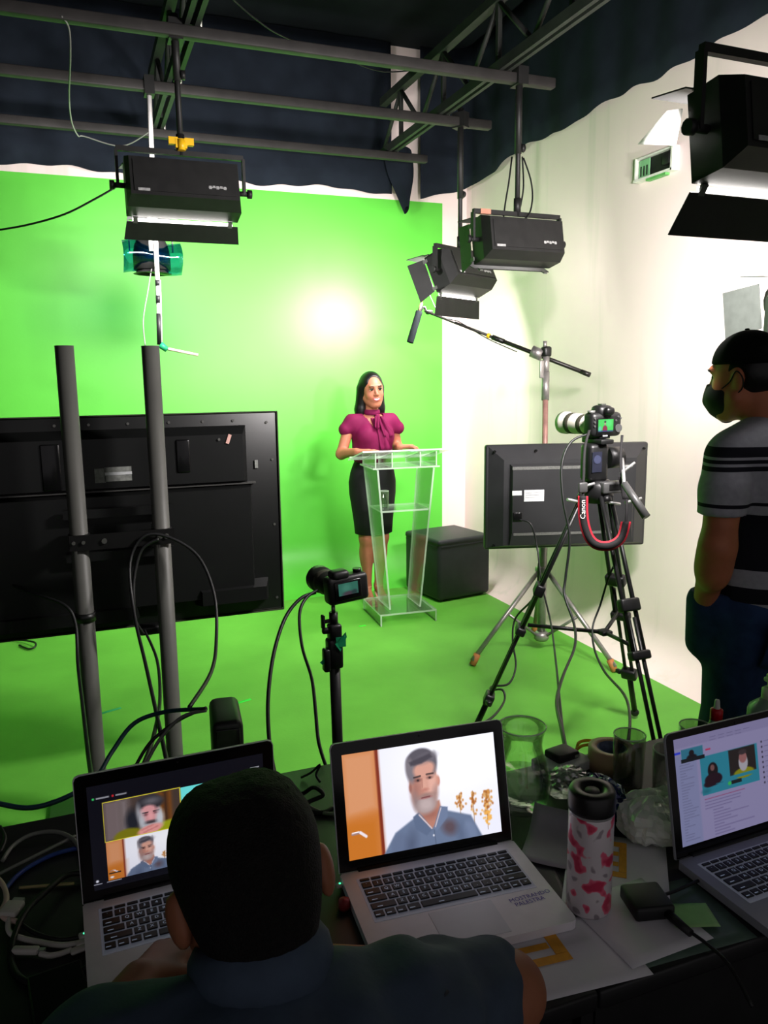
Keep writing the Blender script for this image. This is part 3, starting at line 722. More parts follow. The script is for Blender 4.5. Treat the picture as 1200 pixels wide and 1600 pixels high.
for k, (u, v) in enumerate(((738, 1037), (961, 1047), (835, 986))):
    q = WZ(u, v, .012); d = Vector((q.x-SX, q.y-SY, 0)); dn = d.normalized()
    o = MB().cyl(dn*.035+Vector((0, 0, .48)), d+Vector((0, 0, .03)), .0135, n=8).build('leg', galv, t)
    MB().cyl(d*.93+Vector((0, 0, .062)), d+Vector((0, 0, .004)), .02, .019, n=10).build('rubber_foot', orange_cap, o)
    MB().cyl(dn*.03+Vector((0, 0, .09)), d*.5+Vector((0, 0, .26)), .0085, n=8).build('brace', galv, t)
hd = Vector((.08, .14, 1.735))
MB().cyl(hd+Vector((-.015, .02, -.02)), hd+Vector((-.06, .06, .005)), .034, n=16).build('swivel_disc', galv, t)
MB().rbox(hd, (.05, .05, .06), .012).build('swivel_block', tv_black, t)
MB().rbox(hd+Vector((-.04, -.02, -.10)), (.028, .012, .10), .004).build('lock_lever', galv, t)
MB().cyl(hd+Vector((-.01, 0, .02)), hd+Vector((-.01, 0, .06)), .012, n=8).build('top_pin', galv, t)
b0 = W(922, 586, 4.55)-Vector((SX, SY, 0)); b1 = W(664, 486, 4.98)-Vector((SX, SY, 0))
bm_ = MB().cyl(b0, b0.lerp(b1, .55), .0125, n=10).cyl(b0.lerp(b1, .53), b1, .0085, n=8).cyl(b0.lerp(b1, .05), b0, .0145, n=10)
o = bm_.build('boom_arm', mat('black_boom_tube', (34, 32, 30), .35, metal=.3, var=.1), t)
MB().cyl(b0.lerp(b1, .585), b0.lerp(b1, .6), .0145, n=10).build('yellow_ring', yellow_pl, o)
MB().cyl(b0.lerp(b1, .5), b0.lerp(b1, .57), .0155, n=10).build('grip', tv_black, o)
wr = MB().tube([b0.lerp(b1, .42)+Vector((0, 0, -.03)), b0.lerp(b1, .6)+Vector((0, 0, -.02)), b0.lerp(b1, .78)+Vector((0, 0, .015)), b0.lerp(b1, .9)+Vector((0, 0, .012)), b1+Vector((.02, 0, .12)), b1+Vector((-.03, 0, .17)), b1+Vector((-.045, 0, .14))], .003)
wr.build('mic_cable', tv_black, o)
c1 = b1+Vector((SX, SY, 0))
m0 = W(641, 534, 5.0); m1 = W(655, 487, 5.0); m2 = W(662, 460, 5.0)
t = thing('shotgun_microphone', 'black foam covered shotgun microphone at the tip of the boom', 'microphone', m1)
d0 = m0-m1; d2 = m2-m1
MB().tube([d0*1.02, d0*.97, d0*.5, d0*.05, d0*0], [.012, .021, .0225, .0225, .022, .0225, .022, .0225, .0225, .022, .022, .022, .0225, .022, .022, .0225, .022, .022, .0225, .021, .012], n=12, sub=5).build('foam_windshield', mat('black_foam', (20, 24, 26), .95, spec=.1, var=.3, scale=120, bump=.3, bscale=500), t)
MB().cyl(d0*.05, d2*.5, .011, n=10).build('mic_body', mat('bronze_mic_body', (92, 80, 60), .4, metal=.5), t)
MB().cyl(d2*.5, d2, .008, n=8).build('connector', mat('brass_plug', (170, 150, 80), .35, metal=.6), t)
MB().tube([d0*.05, Vector((.03, -.01, .03)), Vector((.05, -.01, -.01)), Vector((.08, -.02, .0)), (c1-m1)*1.0], .008, n=8).build('shock_mount', tv_black, t)

# ---------------------------------------------------------------- monitor seen from behind
pa = WY(758, 780, 3.62); pb = WY(1010, 770, 3.38)
mc = (pa+pb)/2; my = math.atan2(pb.y-pa.y, pb.x-pa.x); mw = (pb-pa).length+.0
mh = .555
t = thing('monitor', 'black monitor seen from behind the tripod camera, white label on its back', 'monitor', (mc.x, mc.y, .970), my)
mon_b = mat('monitor_back_plastic', (38, 38, 40), .38, spec=.5, var=.1, scale=10, bump=.02, bscale=300)
MB().rbox((0, .02, 0), (mw, .045, mh), .012).build('front_frame', mon_b, t)
q = MB()
q.add([(-mw/2+.01, 0, -mh/2+.01), (mw/2-.01, 0, -mh/2+.01), (mw/2-.01, 0, mh/2-.005), (-mw/2+.01, 0, mh/2-.005), (-mw/2+.085, -.055, -mh/2+.03), (mw/2-.085, -.055, -mh/2+.03), (mw/2-.085, -.055, mh/2-.075), (-mw/2+.085, -.055, mh/2-.075)], [(4, 5, 6, 7), (0, 1, 5, 4), (1, 2, 6, 5), (2, 3, 7, 6), (3, 0, 4, 7)])
q.build('back_shell', mon_b, t)
q = MB(); x0, x1, z0, z1 = -mw/2+.115, mw/2-.10, -mh/2+.035, mh/2-.095
q.add([(x0, -.055, z0), (x1, -.055, z0), (x1, -.055, z1), (x0, -.055, z1), (x0+.01, -.085, z0+.07), (x1-.01, -.085, z0+.07), (x1-.01, -.085, z1-.012), (x0+.01, -.085, z1-.012), (x0, -.075, z0), (x1, -.075, z0)], [(4, 5, 6, 7), (8, 9, 5, 4), (1, 2, 6, 5, 9), (2, 3, 7, 6), (3, 0, 8, 4, 7), (0, 1, 9, 8)])
q.build('electronics_cover', mon_b, t)
MB().box((0, -.086, z1-.02), (x1-x0-.03, .002, .016)).build('vent_strip', mat('vent_grey', (88, 88, 86), .5, var=.3, scale=200), t)
MB().box((.0, -.084, z0+.06), (x1-x0-.05, .004, .014)).build('cover_ridge', mat('vent_grey', (88, 88, 86), .5), t)
MB().box((-.20, -.0865, .02), (.105, .002, .06)).build('white_label', lab_w, t)
MB().box((-.29, -.0865, .035), (.05, .002, .024)).build('white_label', lab_w, t)
for i, ln in enumerate((.08, .07, .05)): MB().box((-.245+ln/2, -.0878, .035-i*.012), (ln, .001, .003)).build('label_print', mark_grey, t)
MB().box((.30, -.0866, z1-.02), (.04, .002, .008)).build('brand_plate', mark_grey, t)
MB().rbox((-.285, -.084, -.09), (.05, .012, .05), .005).build('power_socket', tv_gloss, t)
for x, z in ((-mw/2+.04, mh/2-.03), (-.18, mh/2-.03), (.14, mh/2-.03), (mw/2-.04, mh/2-.03), (-mw/2+.04, -mh/2+.03), (.32, -.02)): MB().cyl((x, -.03, z), (x, -.044, z), .006, n=8).build('screw', tv_gloss, t)
iv = Matrix.Rotation(-my, 3, 'Z')
pp = iv @ (Vector((SX+.01, SY+.02, .99))-Vector((mc.x, mc.y, .97)))
MB().rbox((pp.x/2+.0, pp.y/2+.02, .02), (.05, .03, .05), .006).cyl((pp.x*.1, .045, .02), (pp.x, pp.y, .02), .016, n=10).cyl((pp.x, pp.y, -.04), (pp.x, pp.y, .08), .03, n=12).build('pole_mount', tv_black, t)
MB().box((0, .043, 0), (mw-.05, .004, mh-.05)).build('screen', tv_gloss, t)
# ---------------------------------------------------------------- pictures for lit screens (flat print as vertex colours)
class Pic:
    def __init__(s, w, h, bg):
        s.w, s.h = w, h; s.a = np.ones((h, w, 3))*np.array(bg, float)
        s.Y, s.X = np.mgrid[0:h, 0:w]; s.X = (s.X+.5)/w; s.Y = (s.Y+.5)/h; s.asp = w/h; s.px = 1.0/h
    def put(s, m, col):
        m = np.clip(m, 0, 1)[..., None]; s.a = s.a*(1-m)+np.array(col, float)*m
    def ell(s, cx, cy, rx, ry, col, soft=1.5, rot=0, op=1.0):
        x = (s.X-cx)*s.asp; y = s.Y-cy; c, q = math.cos(rot), math.sin(rot); x, y = c*x+q*y, -q*x+c*y
        d = (np.sqrt((x/(rx*s.asp))**2+(y/ry)**2)-1)*min(rx*s.asp, ry); s.put((.5-d/(soft*s.px))*1.0 if op == 1 else np.clip(.5-d/(soft*s.px), 0, 1)*op, col)
    def rect(s, x0, y0, x1, y1, col, soft=1.0, op=1.0):
        d = np.maximum(np.maximum((x0-s.X)*s.asp, (s.X-x1)*s.asp), np.maximum(y0-s.Y, s.Y-y1)); s.put(np.clip(.5-d/(soft*s.px), 0, 1)*op, col)
    def poly(s, P, col, soft=1.2, op=1.0):
        """convex polygon"""
        P = [(x*s.asp, y) for x, y in P]; ar = sum(P[i][0]*P[(i+1) % len(P)][1]-P[(i+1) % len(P)][0]*P[i][1] for i in range(len(P)))
        d = np.full(s.X.shape, -9.0); sg = 1 if ar > 0 else -1
        for i in range(len(P)):
            (x0, y0), (x1, y1) = P[i], P[(i+1) % len(P)]; L = math.hypot(x1-x0, y1-y0)+1e-9
            d = np.maximum(d, sg*((s.X*s.asp-x0)*(y1-y0)-(s.Y-y0)*(x1-x0))/L)
        s.put(np.clip(.5-d/(soft*s.px), 0, 1)*op, col)
    def line(s, x0, y0, x1, y1, wd, col, op=1.0):
        ax, ay, bx, by = x0*s.asp, y0, x1*s.asp, y1; px, py = s.X*s.asp-ax, s.Y-ay; L = (bx-ax)**2+(by-ay)**2+1e-12
        t = np.clip((px*(bx-ax)+py*(by-ay))/L, 0, 1); d = np.hypot(px-t*(bx-ax), py-t*(by-ay))-wd; s.put(np.clip(.5-d/s.px, 0, 1)*op, col)
    def paste(s, o, x0, y0, x1, y1):
        """resample another picture into a rectangle"""
        m = (s.X >= x0) & (s.X < x1) & (s.Y >= y0) & (s.Y < y1)
        i = np.clip(((s.X[m]-x0)/(x1-x0)*o.w).astype(int), 0, o.w-1); j = np.clip(((s.Y[m]-y0)/(y1-y0)*o.h).astype(int), 0, o.h-1); s.a[m] = o.a[j, i]
    def mesh(s, name, w, h, strength, parent, M):
        """lit screen of w x h, upright in local xz, facing -y"""
        nw, nh = s.w, s.h
        gx, gz = np.meshgrid(np.linspace(-w/2, w/2, nw+1), np.linspace(h/2, -h/2, nh+1))
        co = [tuple(M @ Vector((x, 0, z))) for x, z in zip(gx.ravel(), gz.ravel())]
        j, i = np.mgrid[0:nh, 0:nw]; a = (j*(nw+1)+i).ravel(); fs = np.stack([a, a+nw+1, a+nw+2, a+1], 1)
        me = bpy.data.meshes.new(name); me.from_pydata(co, [], fs.tolist())
        at = me.color_attributes.new('pic', 'FLOAT_COLOR', 'CORNER')
        c = np.clip(s.a.reshape(-1, 3)/255.0, 0, 1); c = np.where(c <= .04045, c/12.92, ((c+.055)/1.055)**2.4)
        c = np.concatenate([c, np.ones((len(c), 1))], 1); at.data.foreach_set('color', np.repeat(c, 4, 0).astype(np.float32).ravel())
        m = bpy.data.materials.new(name+'_light'); m.use_nodes = True; nt = m.node_tree; b = nt.nodes['Principled BSDF']
        b.inputs['Base Color'].default_value = (.01, .01, .012, 1); b.inputs['Roughness'].default_value = .25
        vc = nt.nodes.new('ShaderNodeVertexColor'); vc.layer_name = 'pic'; nt.links.new(vc.outputs['Color'], b.inputs['Emission Color']); b.inputs['Emission Strength'].default_value = strength
        me.materials.append(m); me.update(); return link(name, me, parent)
def pic_man(w=240, h=136):
    """man in a blue polo before a wooden door and a white wall"""
    p = Pic(w, h, (226, 226, 240))
    p.ell(.75, .2, .4, .4, (244, 244, 252), 60)
    p.rect(-.1, -.1, .215, 1.1, (196, 120, 66), 2); p.poly([(0, 0), (.2, 0), (.2, .55), (0, .62)], (206, 146, 108), 14, .8); p.rect(-.1, .62, .205, 1.1, (186, 106, 30), 20, .8)
    p.rect(.205, -.1, .228, 1.1, (120, 44, 26), 3); p.rect(.228, -.1, .236, 1.1, (210, 190, 190), 2)
    p.line(.03, .76, .08, .755, .012, (150, 120, 120)); p.line(.08, .755, .115, .80, .014, (225, 215, 225)); p.line(.03, .75, .07, .745, .005, (255, 250, 255))
    r = np.random.default_rng(3)
    for cx, n, sp, top in ((.735, 34, .016, .55), (.825, 30, .013, .55), (.915, 80, .024, .57)):
        for _ in range(n):
            y = top+abs(r.normal())*.13; x = cx+r.normal()*sp*(.5+2*(y-top)); c = [(196, 132, 64), (168, 96, 40), (214, 168, 110)][r.integers(3)]
            p.ell(x, y, .006, .012, c, 2)
        p.line(cx, top, cx-.005, .95, .003, (140, 96, 50))
    for _ in range(30): p.ell(.915+r.normal()*.014, .8+r.normal()*.05, .006, .010, (232, 170, 80), 2)
    # shirt
    sh = (98, 112, 140)
    p.poly([(.44, .70), (.60, .67), (.80, .78), (.88, 1.05), (.86, 1.2), (.20, 1.2), (.22, 1.0), (.30, .82)], sh, 3)
    p.ell(.33, .97, .06, .14, (92, 104, 132), 5, 0, .7); p.ell(.78, .97, .05, .14, (112, 126, 156), 5, 0, .7)
    p.ell(.40, .95, .03, .10, (64, 72, 96), 14, .2, .6); p.ell(.655, .86, .05, .07, (84, 62, 66), 10, .4, .8); p.ell(.73, .95, .03, .1, (78, 90, 116), 12, -.3, .6)
    # neck and collar
    p.poly([(.455, .60), (.60, .58), (.615, .74), (.54, .84), (.455, .76)], (176, 120, 104), 3); p.ell(.53, .70, .06, .05, (140, 88, 78), 8, 0, .6)
    p.poly([(.42, .70), (.46, .66), (.54, .85), (.50, .90), (.43, .82)], (88, 102, 130), 2); p.poly([(.60, .64), (.65, .66), (.645, .76), (.57, .87), (.545, .85)], (104, 118, 148), 2)
    p.line(.46, .69, .535, .84, .007, (205, 186, 190)); p.line(.605, .66, .56, .83, .006, (200, 184, 190)); p.ell(.545, .91, .006, .010, (225, 225, 235)); p.line(.55, .86, .555, 1.0, .004, (76, 88, 112))
    # head
    p.ell(.505, .38, .092, .24, (196, 142, 126), 2); p.ell(.505, .52, .078, .13, (186, 132, 118), 6)
    p.ell(.600, .39, .014, .05, (190, 128, 112), 2); p.ell(.418, .42, .010, .045, (150, 100, 90), 2)
    p.ell(.56, .42, .035, .14, (222, 172, 158), 10, .1, .8); p.ell(.45, .42, .03, .15, (150, 102, 94), 12, 0, .7)
    # hair
    hr = (86, 82, 92)
    p.ell(.495, .165, .093, .115, hr, 3, -.1); p.ell(.425, .25, .03, .12, (118, 112, 120), 4, -.1); p.ell(.582, .21, .022, .10, (96, 92, 102), 4, .1)
    p.ell(.515, .255, .070, .075, (206, 152, 136), 4, -.12); p.ell(.53, .155, .06, .04, (112, 106, 116), 8, -.2, .7); p.poly([(.42, .17), (.56, .11), (.59, .19), (.50, .20), (.44, .24)], (70, 66, 76), 3)
    # brows, eyes, nose
    p.line(.445, .325, .487, .318, .009, (74, 58, 58)); p.line(.528, .312, .572, .31, .009, (84, 64, 62))
    p.ell(.470, .355, .018, .014, (112, 74, 70), 3); p.ell(.548, .345, .018, .014, (120, 82, 76), 3); p.ell(.470, .357, .006, .009, (40, 30, 34), 2); p.ell(.548, .348, .006, .009, (40, 30, 34), 2)
    p.poly([(.503, .34), (.518, .34), (.532, .45), (.51, .465), (.492, .45)], (208, 156, 140), 4); p.ell(.512, .455, .020, .014, (176, 112, 100), 3, 0, .8); p.line(.497, .345, .496, .43, .006, (160, 106, 96), .6)
    # beard and mouth
    p.ell(.508, .60, .072, .092, (160, 142, 142), 6, -.1); p.ell(.445, .55, .020, .075, (134, 116, 118), 8, -.2, .8); p.ell(.575, .52, .018, .075, (150, 124, 122), 8, .2, .8)
    p.ell(.512, .512, .046, .020, (150, 118, 112), 4, -.06); p.ell(.512, .535, .034, .012, (150, 84, 84), 2, -.06); p.ell(.512, .60, .046, .055, (186, 168, 168), 8, 0, .8); p.line(.485, .532, .54, .528, .004, (96, 50, 52))
    return p
def pic_beard(w=130, h=90):
    """bearded man resting his chin on a hand"""
    p = Pic(w, h, (74, 60, 56)); p.rect(0, 0, .2, 1, (112, 98, 100), 10); p.rect(.2, 0, .32, 1, (150, 140, 146), 14, .6); p.rect(.7, 0, .9, 1, (120, 70, 30), 12); p.rect(.78, 0, .83, .8, (60, 40, 30), 8); p.rect(.9, 0, 1.1, 1, (70, 56, 50), 8)
    p.ell(.36, .6, .09, .3, (34, 36, 44), 10); p.ell(.30, 1.0, .2, .22, (120, 116, 20), 5); p.ell(.85, .97, .2, .2, (150, 156, 24), 6)
    p.ell(.60, .62, .15, .40, (170, 172, 180), 5); p.ell(.59, .46, .125, .30, (206, 146, 150), 4)
    p.ell(.60, .22, .185, .20, (52, 50, 56), 6); p.ell(.44, .42, .03, .18, (150, 150, 158), 6); p.ell(.62, .18, .10, .08, (116, 114, 122), 10, 0, .7); p.ell(.575, .40, .10, .12, (214, 150, 154), 6)
    p.line(.50, .465, .56, .46, .016, (60, 46, 50)); p.line(.64, .46, .71, .455, .016, (60, 46, 50)); p.ell(.53, .52, .03, .03, (110, 60, 66), 4); p.ell(.67, .51, .03, .03, (110, 60, 66), 4)
    p.ell(.60, .58, .035, .10, (226, 158, 162), 4); p.ell(.60, .73, .09, .04, (64, 58, 64), 5); p.ell(.72, .66, .05, .2, (196, 198, 206), 8); p.ell(.48, .68, .035, .2, (180, 182, 190), 8)
    p.ell(.58, .92, .17, .12, (222, 150, 146), 4, -.25); p.line(.47, .90, .62, .82, .02, (196, 120, 118), .6); p.line(.5, .97, .68, .88, .02, (190, 112, 112), .6)
    return p
def pic_call(w=240, h=150):
    """video call window with three tiles on black"""
    p = Pic(w, h, (14, 14, 22))
    p.rect(.506, .18, .93, .555, (110, 226, 226)); p.ell(.66, .36, .09, .14, (96, 212, 214), 6)
    a = pic_beard(); b = pic_man(130, 90)
    p.rect(.076, .172, .506, .560, (222, 206, 60)); p.paste(a, .081, .18, .501, .552); p.paste(b, .080, .560, .506, .935)
    p.ell(.03, .125, .006, .010, (60, 220, 110)); p.rect(.045, .118, .115, .132, (190, 190, 200), 1, .8); p.ell(.135, .125, .006, .010, (230, 40, 50)); p.rect(.15, .118, .21, .132, (180, 180, 190), 1, .8); p.rect(.92, .12, .975, .132, (190, 190, 200), 1, .8)
    p.ell(.02, .915, .008, .012, (220, 220, 235)); p.ell(.10, .905, .010, .010, (220, 220, 235)); p.rect(-.0, .94, .045, .948, (150, 150, 165)); p.rect(.07, .94, .15, .948, (150, 150, 165)); p.ell(.52, .93, .009, .013, (225, 225, 235)); p.rect(.085, .862, .15, .872, (20, 20, 26)); p.rect(.49, .955, .56, .962, (150, 150, 165))
    return p
def pic_page(w=220, h=140):
    """web page with a teal video of two people and lines of text"""
    p = Pic(w, h, (150, 144, 186)); p.rect(0, 0, 1, .09, (140, 134, 176)); p.rect(0, .16, .165, 1.1, (136, 140, 182), 3)
    for i in range(9): p.rect(.28+.07*(i % 5), .05+.03*(i // 5), .33+.07*(i % 5), .056+.03*(i // 5), (104, 98, 140), 1, .7)
    p.rect(.0, .125, .045, .145, (40, 60, 220)); p.rect(.24, .155, .28, .17, (190, 50, 90))
    p.rect(.19, .22, .66, .585, (44, 134, 158)); p.rect(.42, .225, .64, .47, (40, 34, 34))
    p.ell(.285, .37, .04, .075, (26, 18, 24)); p.ell(.285, .455, .07, .06, (36, 16, 30)); p.ell(.283, .345, .017, .03, (120, 84, 84)); p.ell(.25, .49, .045, .03, (36, 16, 30))
    p.ell(.535, .47, .085, .05, (140, 140, 24)); p.ell(.535, .37, .038, .085, (176, 172, 182)); p.ell(.535, .32, .032, .055, (156, 104, 104)); p.ell(.535, .27, .034, .025, (60, 50, 54)); p.rect(.40, .47, .66, .5, (44, 134, 158))
    p.rect(.425, .515, .51, .55, (26, 34, 36)); p.ell(.41, .535, .014, .018, (60, 190, 90)); p.rect(.30, .50, .36, .507, (30, 100, 120)); p.ell(.22, .55, .03, .02, (36, 112, 132), 4)
    p.rect(.05, .11, .22, .215, (50, 120, 146)); p.ell(.13, .16, .02, .03, (26, 18, 24)); p.ell(.13, .20, .04, .03, (22, 18, 26)); p.rect(.045, .20, .23, .235, (20, 24, 30))
    r = np.random.default_rng(7)
    for i in range(28): y = .25+i*.026; p.rect(.03, y, .05+r.random()*.10, y+.008, (104, 104, 140), 1, .6)
    for i in range(13):
        y = .62+i*.029
        p.rect(.20 if i < 4 else .26, y, .34+r.random()*.3, y+.009, (110, 100, 146) if i else (150, 70, 110), 1, .7)
    for i in range(9): p.ell(.70+.0*i, .22+i*.05, .006, .010, (50, 46, 64)); 
    for i in range(9): p.rect(.72, .215+i*.05, .9, .222+i*.05, (110, 104, 146), 1, .7)
    return p
def pic_green(w=45, h=30):
    p = Pic(w, h, (70, 222, 92)); p.ell(.7, .3, .2, .3, (90, 235, 120), 6); p.ell(.45, .82, .16, .34, (150, 28, 66), 2); p.ell(.45, .33, .05, .13, (206, 150, 140), 2); p.ell(.45, .20, .06, .08, (44, 34, 40), 2); p.rect(0, .90, 1, 1, (40, 60, 120), 2); p.ell(.12, .75, .1, .2, (130, 190, 235), 3, 0, .6)
    return p
def pic_dim(w=45, h=26):
    p = Pic(w, h, (50, 108, 92)); p.ell(.4, .4, .2, .3, (66, 126, 108), 8); p.ell(.5, .9, .3, .2, (70, 60, 70), 4); p.ell(.8, .85, .15, .2, (40, 60, 60), 4)
    return p

# ---------------------------------------------------------------- tripod with the long lens camera
trip_m = mat('black_tripod_tube', (24, 24, 25), .4, spec=.5, metal=.2, var=.15)
trip_g = mat('grey_tripod_casting', (78, 78, 78), .45, metal=.3, var=.12)
chrome = mat('bright_lever', (190, 190, 190), .3, metal=.6, var=.05)
AX, AY, AZ = 1.905, 2.59, 1.15
t = thing('video_tripod', 'black video tripod under the camera with the white lens', 'tripod', (AX, AY, 0))
MB().lathe([(.0, 1.10), (.05, 1.10), (.062, 1.13), (.062, 1.17), (.045, 1.19), (0, 1.19)], 18).build('bowl', trip_m, t)
MB().rbox((.03, -.05, 1.165), (.11, .05, .045), .006).build('head_plate', trip_g, t)
MB().box((.035, -.0765, 1.168), (.07, .002, .022)).build('plate_badge', trip_m, t)
MB().rbox((-.02, .0, 1.26), (.09, .075, .15), .016).cyl((.035, -.0, 1.275), (.10, 0, 1.275), .042, n=18).build('fluid_head', trip_m, t)
MB().box((-.035, -.039, 1.265), (.045, .002, .08)).build('maker_badge', mat('blue_black_badge', (30, 32, 46), .4), t)
MB().cyl((-.035, -.0405, 1.275), (-.035, -.042, 1.275), .017, n=14).build('badge_disc', mat('badge_blue_grey', (50, 54, 76), .4), t)
MB().rbox((-.0, .01, 1.343), (.06, .13, .018), .004).build('quick_release', trip_m, t)
hs = Vector((.09, -.03, 1.275)); h0 = W(960, 725, 2.98)-Vector((AX, AY, 0)); h1 = W(975, 755, 2.9)-Vector((AX, AY, 0)); h2 = W(1010, 808, 2.84)-Vector((AX, AY, 0))
o = MB().cyl(hs, h1, .007, n=8).build('pan_bar', chrome, t)
MB().cyl(h1, h2, .013, .016, n=12).build('pan_grip', trip_g, o)
for p0, p1 in (((-.09, -.03, 1.17), (-.05, -.05, 1.185)), ((.07, -.05, 1.215), (.12, -.07, 1.26)), ((-.14, .0, 1.12), (-.06, .0, 1.10)), ((.09, -.06, 1.10), (.16, -.07, 1.115)), ((.0, -.08, 1.11), (.05, -.08, 1.10))):
    MB().cyl(p0, p1, .006, .005, n=8).build('lock_lever', chrome, t)
sp = []
for k, ang in enumerate((150, 270, 30)):
    a = math.radians(ang); d = Vector((math.cos(a), math.sin(a), 0)); sd = Vector((-d.y, d.x, 0))
    P = lambda f, off=0: d*(.055+.455*f)+Vector((0, 0, 1.13-1.10*f))+sd*off
    lg = MB().cyl(P(0, 0), P(.02, 0), .02, n=8)
    for s in (-1, 1): lg.cyl(P(0, s*.022), P(.52, s*.025), .009, n=8)
    o = lg.build('leg', trip_m, t)
    for s in (-1, 1): MB().cyl(P(.40, s*.014), P(.80, s*.016), .008, n=8).build('middle_tube', trip_m, o)
    for f, w_, hh in ((.36, .085, .05), (.52, .085, .035), (.80, .07, .05)):
        q = P(f); Mq = TR(q) @ Matrix.Rotation(a-math.pi/2, 4, 'Z') @ RX(22)
        MB().rbox((0, 0, 0), (w_, .04, hh), .008, M=Mq).build('leg_clamp', trip_m, o)
    q = P(.80, .05); MB().cyl(P(.80, .02), q, .008, n=8).rbox(q, (.02, .03, .02), .005).build('clamp_knob', trip_m, o)
    MB().cyl(P(.78), P(1.0), .013, n=10).ball(P(1.0), .02, 10).build('foot_tube', trip_m, o)
    sp.append(P(.50)-d*.02)
hub = (sp[0]+sp[1]+sp[2])/3-Vector((0, 0, .03))
hub = hub+(sp[1]+sp[2]-2*hub)*.18
for s in sp: MB().cyl(hub, s, .0085, n=8).build('spreader_arm', trip_m, t)
MB().rbox(hub, (.05, .05, .02), .006).build('spreader_hub', trip_m, t)

cam_b = mat('black_camera_body', (20, 20, 21), .45, spec=.5, var=.2, scale=60, bump=.05, bscale=900)
lens_w = mat('off_white_lens_enamel', (212, 206, 196), .35, var=.04)
t = thing('dslr_camera', 'black camera with a long white lens and red strap on the tripod', 'camera', (1.925, 2.60, 1.353), math.radians(2))
bd = MB().rbox((0, 0, .055), (.145, .065, .095), .018, 3).rbox((.055, .02, .052), (.04, .085, .085), .016, 3).rbox((-.005, .0, .105), (.07, .07, .05), .02, 3)
bd.build('body', cam_b, t)
MB().rbox((-.005, -.045, .108), (.042, .03, .03), .012, 3).build('eyecup', tv_black, t)
MB().box((-.005, -.0, .132), (.022, .022, .006)).build('hot_shoe', screw_m, t)
MB().cyl((.05, .02, .10), (.05, .02, .108), .016, n=14).build('top_dial', tv_black, t)
MB().cyl((-.055, .0, .10), (-.055, 0, .110), .015, n=14).build('mode_dial', mat('mode_dial_grey', (110, 110, 108), .4, metal=.4), t)
MB().cyl((.052, -.032, .04), (.052, -.036, .04), .016, n=16).build('rear_wheel', trip_g, t)
MB().rbox((-.012, -.0335, .050), (.084, .005, .062), .003).build('lcd_bezel', tv_gloss, t)
pic_green().mesh('lcd_screen', .072, .048, 1.0, t, TR(-.012, -.0365, .052))
MB().box((-.012, -.034, .012), (.022, .003, .005)).build('name_plate', lab_w, t)
for x, z in ((.05, .085), (.062, .078), (.04, .07), (-.062, .08), (-.062, .065), (-.062, .05)): MB().cyl((x, -.031, z), (x, -.035, z), .004, n=8).build('button', trip_g, t)
ln = MB().lathe([(.034, 0), (.036, .02), (.039, .045), (.039, .06)], 24).lathe([(.0395, .085), (.042, .10), (.0425, .135)], 24).lathe([(.043, .16), (.044, .175), (.047, .19), (.047, .215), (.043, .215), (.043, .19), (0, .185)], 24)
Ml = TR(-.005, .03, .05) @ RX(-90)
for pr in ([(.0, 0), (.034, 0), (.036, .02), (.039, .045), (.039, .06)], [(.0395, .085), (.042, .10), (.0425, .135)], [(.043, .165), (.044, .178), (.047, .19), (.047, .215), (.043, .215), (.043, .19), (0, .187)]):
    MB().lathe(pr, 24, M=Ml).build('white_barrel', lens_w, t)
for pr in ([(.0385, .058), (.0402, .06), (.0402, .085), (.039, .087)], [(.042, .134), (.0438, .136), (.0438, .163), (.042, .166)]):
    MB().lathe(pr, 24, M=Ml).build('rubber_ring', mat('dark_lens_rubber', (52, 50, 40), .7, var=.2, scale=200), t)
MB().rbox((-.005, .08, .0), (.03, .05, .025), .006).build('lens_foot', lens_w, t)
MB().rbox((.0, .01, .004), (.05, .06, .01), .003).build('mount_plate', trip_m, t)
loc = Vector((1.925, 2.60, 1.353)); iR = Matrix.Rotation(math.radians(-2), 3, 'Z')
def dl(u, v, tt): return iR @ (W(u, v, tt)-loc)
red_strap = mat('red_strap_webbing', (168, 26, 44), .7, var=.15, scale=80); blk_strap = mat('black_strap_webbing', (22, 20, 22), .8, var=.15, scale=80)
right = Vector((CR[0][0], CR[1][0], CR[2][0])); upv = Vector((CR[0][1], CR[1][1], CR[2][1]))
rt = iR @ right; upl = iR @ upv
sl = [(dl(921, 672, 3.02), rt), (dl(914, 700, 2.98), rt), (dl(912, 745, 2.94), rt), (dl(911, 775, 2.93), rt), (dl(911, 800, 2.93), rt), (dl(914, 822, 2.93), rt*.9+upl*.3), (dl(922, 842, 2.93), rt*.75+upl*.6), (dl(935, 852, 2.93), rt*.4+upl*.9), (dl(955, 852, 2.94), upl-rt*.2), (dl(971, 840, 2.95), upl*.6-rt*.7), (dl(978, 815, 2.96), rt*-1), (dl(979, 780, 2.97), rt*-1), (dl(972, 745, 2.99), rt*-1), (dl(970, 715, 3.02), rt*-1), (dl(972, 680, 3.06), rt*-1)]
st = MB().ribbon(sl, .010, .003).build('strap', blk_strap, t)
MB().ribbon(sl[3:11], .038, .0025).build('strap_red_edging', red_strap, st)
off = -(iR @ ray(912, 780)).normalized()*.003
MB().ribbon([(p+off, w_) for p, w_ in sl[3:11]], .024, .0025).build('strap_centre', blk_strap, st)
MB().rbox(dl(911, 762, 2.925), (.038, .012, .04), .006).build('strap_end', trip_g, st)
MB().ribbon([(p, w_) for p, w_ in sl[11:13]], .03, .004).build('strap_pad', blk_strap, st)
vs, fs = text_mesh('Canon', .027, .0004)
cpos = dl(911, 796, 2.923)
Mt = Matrix.Translation(cpos) @ Matrix(((upl.x, -rt.x, 0, 0), (upl.y, -rt.y, 0, 0), (upl.z, -rt.z, 0, 0), (0, 0, 0, 1)))
